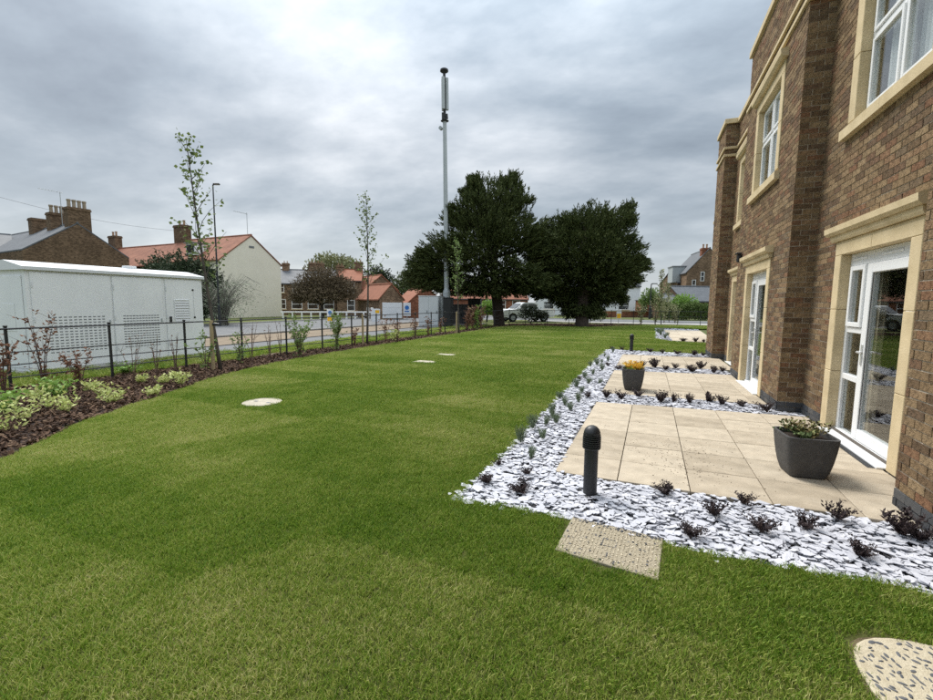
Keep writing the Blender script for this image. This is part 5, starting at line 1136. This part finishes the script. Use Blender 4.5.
def chimney(t, x, y, z0, z1, wx, wy, pots, m_=FARBRICK, potm=CLAYPOT, along='x', ps=1.0):
    b = MB(); b.box(x-wx/2, x+wx/2, y-wy/2, y+wy/2, z0, z1-0.25); b.box(x-wx/2-.06, x+wx/2+.06, y-wy/2-.06, y+wy/2+.06, z1-.25, z1-.1); b.box(x-wx/2-.02, x+wx/2+.02, y-wy/2-.02, y+wy/2+.02, z1-.1, z1); c = b.build('chimney', m_, t)
    for i in range(pots):
        f = (i+0.5)/pots-0.5; px, py = (x+f*wx*0.9, y) if along == 'x' else (x, y+f*wy*0.9)
        b = MB(); b.lathe([(r__*ps, z__*ps) for r__, z__ in ((0.13, 0), (0.11, 0.06), (0.105, 0.42), (0.135, 0.46), (0.13, 0.55))], 10, (px, py, z1)); b.build('chimney_pot', potm, c)
# brick terrace gable, far left
a0 = np.array(at(22, 250, 5.9)); 
A = Vector(dep(22, 250, 39)); Bp = Vector(dep(129, 259, 46)); ap = dep(75, 226, 42.6)
zeh = (A.z+Bp.z)/2; 
t = house('brick_terrace_house', 'brown brick terrace end with tall chimney stacks behind the kiosk', (A.x, A.y), (Bp.x, Bp.y), 26, zeh, ap.z+0.1, FARBRICK, GREYROOF, True, over=0.02)
w = t['w']; zr = ap.z+0.18
chimney(t, w*0.53, 0.55, zr-1.4, zr+1.55, 1.75, 1.0, 4, along='x', potm=BUFFPOT, ps=1.35); chimney(t, w*0.51, 4.2, zr-0.9, zr+1.35, 1.75, 1.0, 4, potm=BUFFPOT, ps=1.35); chimney(t, w*0.49, 8.4, zr-0.9, zr+1.15, 1.7, 1.0, 0)
b = MB(); ax_, ay_ = w*0.47, 2.6; b.tube([(ax_, ay_, zr-0.3), (ax_, ay_, zr+3.2)], 0.03, 5); b.tube([(ax_-1.6, ay_, zr+3.2), (ax_+0.2, ay_, zr+3.15)], 0.02, 4)
for i in range(7): b.tube([(ax_-1.5+i*0.22, ay_-0.22, zr+3.2), (ax_-1.5+i*0.22, ay_+0.22, zr+3.2)], 0.012, 3)
b.build('aerial', GALV, t)
# slate roofed neighbour at the left frame edge
A = dep(-75, 262, 40); Bp = dep(14, 262, 44)
t = house('slate_roof_house', 'low slate roofed brick house at the left picture edge', (A.x, A.y), (Bp.x, Bp.y), 12, 5.2, 8.3, REDBRICK, GREYROOF, False)
# cream gable house with red pantiles
A = Vector((*at(219.5, 259.5, 5.5), 5.5)); Bp = Vector((*at(280.5, 265.5, 5.5), 5.5))
t = house('cream_gable_house', 'house with plain cream rendered gable and red pantile roof', (A.x, A.y), (Bp.x, Bp.y), 11.5, 5.5, 8.15, RENDER, REDTILE, True)
w = t['w']; chimney(t, w*0.5, 11.0, 7.4, 10.0, 0.9, 1.7, 2, FARBRICK, along='y')
b = MB(); b.tube([(w*0.5, 0.5, 8.1), (w*0.5, 0.5, 10.6)], 0.025, 5); b.tube([(w*0.5-1.5, 0.5, 10.5), (w*0.5+0.1, 0.5, 10.45)], 0.018, 4)
for i in range(6): b.tube([(w*0.5-1.4+i*0.25, 0.3, 10.49), (w*0.5-1.4+i*0.25, 0.7, 10.49)], 0.011, 3)
b.build('aerial', GALV, t)
b = MB(); b.box(w*0.46, w*0.54, -0.03, 0.0, 7.05, 7.25); b.build('gable_vent', SLOT, t)
b = MB(); b.prism([(-1.1, 6.35), (-0.6, 7.5), (-0.1, 7.45), (0.9, 6.5)], 'y', 5.0, 6.4)
dq = MB(); dq.box(0.3, 1.5, 4.0, 5.4, 6.2, 7.35); dm = dq.build('dormer', WHITERENDER, t); dq = MB(); dq.box(0.25, 0.3, 4.15, 5.25, 6.45, 7.2); dq.build('dormer_pane', FARGLASS, dm); dq = MB(); dq.box(0.15, 1.9, 3.9, 5.5, 7.35, 7.45); dq.build('dormer_roof', LEAD, dm)
# lower red roofed house joined behind it, left
dirv = (Vector((Bp.x-A.x, Bp.y-A.y, 0))).normalized(); back = Vector((-dirv.y, dirv.x, 0)); A2 = A+back*11.6+dirv*0.4; B2 = Bp+back*11.6-dirv*0.2
t = house('red_roof_cottage', 'red pantile roofed cottage behind the dark evergreen bush', (A2.x, A2.y), (B2.x, B2.y), 14, 5.3, 7.85, FARBRICK, REDTILE, True)
chimney(t, t['w']*0.5, 13.0, 7.0, 9.6, 0.8, 1.5, 2, FARBRICK, along='y')
# terrace row: slate part then red tile part
def row_house(name, label, xl, xr, dl, dr, ye, yr, depth, wallm, roofm):
    A = dep(xl, ye, dl); Bq = dep(xr, ye, dr); ze = (A.z+Bq.z)/2
    mid = dep((xl+xr)/2, yr, (dl+dr)/2+depth/2*0.92)
    return house(name, label, (A.x, A.y), (Bq.x, Bq.y), depth, ze, mid.z, wallm, roofm, False)
t = row_house('slate_terrace_row', 'brown terrace row under a long grey slate roof', 262, 336, 54, 56, 284, 271, 7.5, FARBRICK2, GREYROOF)
for xf in (0.18, 0.40, 0.62, 0.84):
    far_window(t, t['w']*xf, 2.75, 0.95, 1.25); far_window(t, t['w']*xf-0.15, 0.75, 1.25, 1.2)
chimney(t, t['w']*0.70, 3.75, 4.9, 6.75, 1.9, 0.8, 4, FARBRICK2, ps=.5); chimney(t, t['w']*0.26, 3.75, 4.9, 6.6, 0.8, 0.8, 2, FARBRICK2, ps=.5)
t = row_house('red_roof_house', 'brown brick house with red tiled roof right of the terrace row', 336.5, 361, 54, 54.5, 281, 270.5, 6.5, FARBRICK2, ORANGETILE)
for z in (0.6, 2.75): far_window(t, t['w']*0.42, z, 0.9, 1.3)
chimney(t, t['w']*0.05, 3.2, 4.6, 6.3, 0.9, 0.8, 2, FARBRICK2, ps=.5); chimney(t, t['w']*0.85, 3.2, 4.6, 6.8, 1.0, 0.8, 2, FARBRICK2, ps=.5)
# gabled outbuildings
def gable_px(name, label, xl, xr, ye, yr, d, dl, wallm, roofm, rot, depth, cat=None):
    c = dep((xl+xr)/2, ye, d); w_ = (xr-xl)/F*d/max(0.35, math.cos(rot)); dx = Vector((cr[0], cr[1], 0)).normalized(); dx.rotate(Matrix.Rotation(rot, 3, 'Z'))
    p0 = Vector((c.x, c.y, 0))-dx*w_/2; p1 = Vector((c.x, c.y, 0))+dx*w_/2
    return house(name, label, (p0.x, p0.y), (p1.x, p1.y), depth, c.z, dep((xl+xr)/2, yr, d).z, wallm, roofm, True)
gable_px('orange_roof_garage', 'brick garage with bright orange tiled roof beside the hoarding', 381, 402, 299, 285, 44, 0, FARBRICK2, ORANGETILE, R(38), 5.0)
gable_px('orange_roof_house', 'brick gabled building with orange roof rising behind the garage', 367, 396, 290, 276, 56, 0, FARBRICK2, ORANGETILE, R(36), 8.0)
gable_px('brick_outbuilding', 'low brick gabled outbuilding behind the grey cabinet', 406, 446, 306, 287, 48, 0, REDBRICK, ORANGETILE, R(20), 7.0)
t = row_house('brick_cottage_row', 'red brick cottages glimpsed under the left yew', 448, 528, 62, 64, 299, 284, 7, REDBRICK, REDTILE)
for xf in (0.30, 0.46, 0.62, 0.80): far_window(t, t['w']*xf, 0.9, 1.1, 1.2)
t = row_house('white_house', 'white rendered house with dark roof behind the right yew', 536, 640.5, 66, 64, 286, 268, 7.5, WHITERENDER, GREYROOF)
w = t['w']
for xf in (0.08, 0.30, 0.52, 0.80):
    far_window(t, w*xf, 0.9, 1.5, 1.15, y=-0.02); far_window(t, w*xf+0.1, 3.0, 1.2, 0.95)
b = MB(); b.box(w+0.6, w+0.8, 1.0, 2.0, 0, 0.1); 
gp = dep(585, 315, 56); gq = dep(668, 315, 58); w_, rz = frame2(gp, gq); t = thing('garden_wall', 'low brick garden wall in front of the white house', 'wall', (gp.x, gp.y, -0.05), rz); b = MB(); b.box(0, w_, 0, 0.22, 0, 0.75); b.build('wall', REDBRICK, t); b = MB(); b.box(-.03, w_+.03, -.04, .26, .75, .83); b.build('coping', STONE, t)
gp = dep(640.5, 315, 61); gq = dep(652, 315, 61); w_, rz = frame2(gp, gq); t = thing('brick_shed', 'small red brick shed between the white house and the lamp', 'shed', (gp.x, gp.y, -0.05), rz); b = MB(); b.prism([(0, 0), (w_, 0), (w_, 1.9), (0, 2.2)], 'y', 0, 2); b.build('wall', REDBRICK, t); b = MB(); b.prism([(-.1, 2.21), (w_+.1, 1.9), (w_+.1, 1.98), (-.1, 2.29)], 'y', -.1, 2.1); b.build('roof', GREYROOF, t); b = MB(); b.box(0.15, 0.8, -0.03, 0, 0, 1.8); b.build('door', DARKMETAL, t)
# right hand brick houses
t = gable_px('brick_gable_house', 'tall brown brick gabled house by the corner of the near building', 689, 728, 272, 249, 62, 0, FARBRICK2, GREYROOF, R(-12), 9)
w = t['w']; far_window(t, w*0.13, 3.7, 0.5, 1.5, sill=False); far_window(t, w*0.32, 5.0, 0.5, 1.3, sill=False)
chimney(t, w*0.42, 0.7, 7.0, 9.6, 1.0, 0.9, 2, REDBRICK)
dq = MB(); dq.box(-1.1, 0.9, 3.5, 6.5, 5.0, 7.3); dm = dq.build('dormer', GALV, t); dq = MB(); dq.box(-1.2, 1.0, 3.4, 6.6, 7.3, 7.42); dq.build('dormer_roof', LEAD, dm)
A = dep(677.5, 283, 66); Bq = dep(690, 283, 66); t = house('slate_annex', 'small brick annex with sloping slate roof left of the tall gable', (A.x, A.y), (Bq.x, Bq.y), 6, A.z, A.z+1.6, FARBRICK2, GREYROOF, False)
A = dep(683, 301, 54); Bq = dep(725, 301, 55); t = house('slate_roof_bungalow', 'low slate roofed brick building behind the hedge', (A.x, A.y), (Bq.x, Bq.y), 5, A.z, A.z+1.75, FARBRICK, GREYROOF, False)
far_window(t, 1.2, 0.9, 1.0, 0.8); far_window(t, 3.2, 0.9, 1.0, 0.8)
A = dep(664, 303, 54); Bq = dep(682, 303, 54); t = house('small_slate_outbuilding', 'small slate roofed outbuilding at the left end of the hedge', (A.x, A.y), (Bq.x, Bq.y), 4, A.z, A.z+1.0, FARBRICK, GREYROOF, False)
# hedge
hp = dep(662, 318, 48); hq = dep(728, 318, 49); w_, rz = frame2(hp, hq); t = thing('clipped_hedge', 'long clipped green hedge before the slate roofed buildings', 'hedge', (hp.x, hp.y, -0.05), rz)
n = 5200; C = np.stack([RNG.uniform(0, w_, n), RNG.uniform(0, 1.2, n), RNG.uniform(0, 1, n)**0.7*1.75], 1); C[:, 2] += 0.08*np.sin(C[:, 0]*2.1)+0.05*np.sin(C[:, 0]*5)
link('foliage', np_mesh('foliage', *sprays(C, unit(rvec(n)+np.array([0, -0.5, 0.5])), 3, RNG.uniform(0.15, 0.28, n), 0.5, 0, 0.9)), HEDGE, t)
b = MB(); 
for i in range(12): b.tube([(w_*(i+.5)/12, 0.6, 0), (w_*(i+.5)/12+.1, 0.6, 1.2)], 0.04, 5)
b.build('stem', TRUNK, t)
round_tree('yellow_green_bush', 'yellow green bush above the left end of the hedge', gnd(682, 50), [L3(684, 302, 50, 1.3, .8), L3(676, 306, 50, 1.0, .6)], 700, LEAFL, 0.22, 0.08)
round_tree('yellow_green_bush', 'yellow green shrub beside the leaning yew trunk', gnd(487, 40), [L3(487, 308, 40, 0.8, .6), L3(491, 311, 40, .6, .5)], 500, LEAFL, 0.2, 0.08)
round_tree('green_bush', 'dark bush growing in front of the white pickup', gnd(531, 36.5), [L3(530, 314, 36.5, 0.9, .55), L3(540, 316, 36.5, .7, .4)], 700, LEAFE, 0.16, 0.05, lw=.4)
round_tree('green_bush', 'small green bush in the gap below the right yew', gnd(601, 42), [L3(601, 316, 42, 0.5, .4), L3(596, 318, 42, .4, .3)], 250, LEAFM, 0.16, 0.05)

# ------------------------------------------------------------------ pickup
tp = dep(503, 322, 39); tq = dep(559, 322, 41); w_, rz = frame2(tp, tq)
tr = thing('white_pickup', 'white double cab pickup parked beyond the fence under the yews', 'pickup', (tp.x, tp.y, -0.04), rz)
def profile(pts, y0, y1, name, m_, parent, smooth=False):
    b = MB(); b.prism(pts, 'y', y0, y1); return b.build(name, m_, parent, smooth=smooth)
arch = lambda cx: [(cx+0.43*math.cos(a), 0.38+0.43*math.sin(a)) for a in [math.pi*(1-k/8) for k in range(9)]]
body = [(0.05, 0.42), (0.0, 0.75), (0.06, 0.98), (0.35, 1.06), (1.30, 1.14), (3.55, 1.14), (5.15, 1.12), (5.18, 0.48), (4.60, 0.40)]+arch(4.12)[::-1]+[(3.2, 0.34), (1.4, 0.34)]+arch(0.98)[::-1]+[(0.3, 0.42)]
profile(body, 0.0, 1.75, 'body', CARPAINT, tr)
profile([(1.28, 1.141), (1.95, 1.66), (2.2, 1.74), (3.15, 1.73), (3.45, 1.60), (3.58, 1.141)], 0.09, 1.66, 'cab', CARPAINT, tr)
profile([(1.62, 1.18), (2.02, 1.58), (2.42, 1.62), (2.42, 1.18)], 0.075, 0.089, 'side_window', FARGLASS, tr)
profile([(2.50, 1.18), (2.50, 1.62), (3.10, 1.61), (3.34, 1.5), (3.42, 1.18)], 0.075, 0.089, 'side_window', FARGLASS, tr)
b = MB(); b.add([(1.33, 0.2, 1.2), (1.33, 1.55, 1.2), (1.90, 1.5, 1.64), (1.90, 0.25, 1.64)], [(0, 1, 2, 3)]); b.build('windscreen', FARGLASS, tr, loc=(-0.03, 0, 0.02))
for cx in (0.98, 4.12):
    for y in (0.02, 1.52):
        b = MB(); b.tube([(cx, y, 0.38), (cx, y+0.22, 0.38)], 0.37, 20); wh = b.build('wheel', TYRE, tr); b = MB(); b.tube([(cx, y-0.01, 0.38), (cx, y+0.02, 0.38)], 0.22, 14); b.build('rim', GALV, wh)
for y in (0.12, 1.35): b = MB(); b.bbox(-0.01, 0.14, y, y+0.28, 0.80, 0.95, .02); b.build('headlight', LAMPCLEAR, tr)
for y in (0.02, 1.6): b = MB(); b.bbox(5.10, 5.20, y, y+0.13, 0.75, 1.05, .01); b.build('tail_light', REDLENS, tr)
b = MB(); b.bbox(-0.06, 0.12, 0.05, 1.7, 0.42, 0.62, .03); b.build('bumper', DARKMETAL, tr)
b = MB(); b.bbox(1.55, 1.68, -0.16, 0.06, 1.15, 1.32, .02); b.build('wing_mirror', CARPAINT, tr)
for x in (2.25, 3.2): b = MB(); b.bbox(x, x+0.18, -0.03, 0.0, 1.0, 1.04, .006); b.build('door_handle', DARKMETAL, tr)

# ------------------------------------------------------------------ barrier, hoarding, signs, cable
bp_ = dep(283, 316, 40); bq = dep(372, 317, 43); w_, rz = frame2(bp_, bq); t = thing('white_barrier', 'low white post and rail barrier across the far roadside', 'barrier', (bp_.x, bp_.y, -0.05), rz)
npst = 10
for i in range(npst+1): b = MB(); x = w_*i/npst; b.bbox(x-.07, x+.07, -.07, .07, 0, 0.62, .02); b.build('barrier_post', PAINTW, t)
b = MB(); b.bbox(-0.2, w_+.2, -.06, .06, 0.63, 0.75, .02); b.build('barrier_rail', PAINTW, t)
p = dep(392, 317, 42); q = dep(382.5, 317, 42); q2 = dep(402, 317, 42.6); w_, rz = frame2(q, q2); t = thing('white_hoarding', 'blank white hoarding panel in front of the brick garage', 'hoarding', (q.x, q.y, -0.05), rz); b = MB(); b.bbox(0, w_, 0, 0.05, 0.15, 1.62, .01); b.build('board', HOARD, t)
for x in (0.1, w_-0.1): b = MB(); b.box(x-.04, x+.04, 0.055, 0.13, 0, 1.55); b.build('post', WOOD, t)
b = MB(); b.box(0.02, w_-.02, -0.012, -0.002, 1.2, 1.23); b.build('joint_strip', HOARD, t)
def sign(name, label, px, yb, d, w, z0, z1, parts, posts=1):
    p = dep(px, 315, d); t = thing(name, label, 'sign', (p.x, p.y, -0.05), YAW); b = MB(); b.bbox(-w/2, w/2, 0, 0.03, z0, z1, .006); b.build('board', HOARD, t)
    b = MB(); b.tube([(0, 0.06, 0), (0, 0.06, z1-.05)], 0.03, 8); b.build('post', GALV, t)
    for nm, poly, m_ in parts: b = MB(); b.prism(poly, 'y', -0.006, -0.001); b.build(nm, m_, t)
circ = lambda x, z, r, n=18: [(x+r*math.cos(2*math.pi*k/n), z+r*math.sin(2*math.pi*k/n)) for k in range(n)]
sign('blue_disc_sign', 'white sign board with a blue round emblem right of the hoarding', 407, 317, 43, 0.72, 0.35, 1.62, [('emblem', circ(0, 1.15, .21), BLUE), ('lower_mark', [(-.22, .74), (.22, .74), (.22, .86), (-.22, .86)], BLUE)])
sign('site_sign', 'small white and yellow notice with blue symbol beside the pale shrub', 330, 318, 25, 0.34, 0.55, 1.22, [('yellow_panel', [(-.15, .58), (.15, .58), (.15, .82), (-.15, .82)], YELLOW), ('blue_symbol', circ(0, 1.05, .10), BLUE), ('symbol_bar', [(-.06, .88), (.06, .88), (.06, .92), (-.06, .92)], BLUE)])
sign('site_sign', 'white notice with yellow square right of the garage sapling', 376, 318, 34, 0.62, 0.15, 1.15, [('yellow_panel', [(-.05, .82), (.26, .82), (.26, 1.05), (-.05, 1.05)], YELLOW)])
sign('site_sign', 'small white notice with yellow lower panel on the far fence', 619, 318, 39, 0.42, 0.4, 1.2, [('yellow_panel', [(-.18, .44), (.18, .44), (.18, .85), (-.18, .85)], YELLOW)])
for i, x in enumerate((368, 372)):
    p = dep(x, 316, 40); t = thing('marker_post', ['left one of two short white marker posts by the garage', 'right one of two short white marker posts by the garage'][i], 'marker post', (p.x, p.y, -0.05), 0, 'white marker posts'); b = MB(); b.bbox(-.11, .11, -.06, .06, 0, 1.15, .02); b.build('post', PAINTW, t); b = MB(); b.box(-.08, .08, -.064, -.061, .85, .95); b.build('reflector', REDLENS, t)
p0 = dep(-20, 192, 36); p1 = dep(178, 231, 52); pts = [p0.lerp(p1, i/16)-Vector((0, 0, 0.5*math.sin(math.pi*i/16))) for i in range(17)]
b = MB(); b.tube(pts, 0.012, 4); tag(b.build('overhead_cable', DARKMETAL), 'thin overhead cable crossing the sky to the red roof chimney', 'cable')
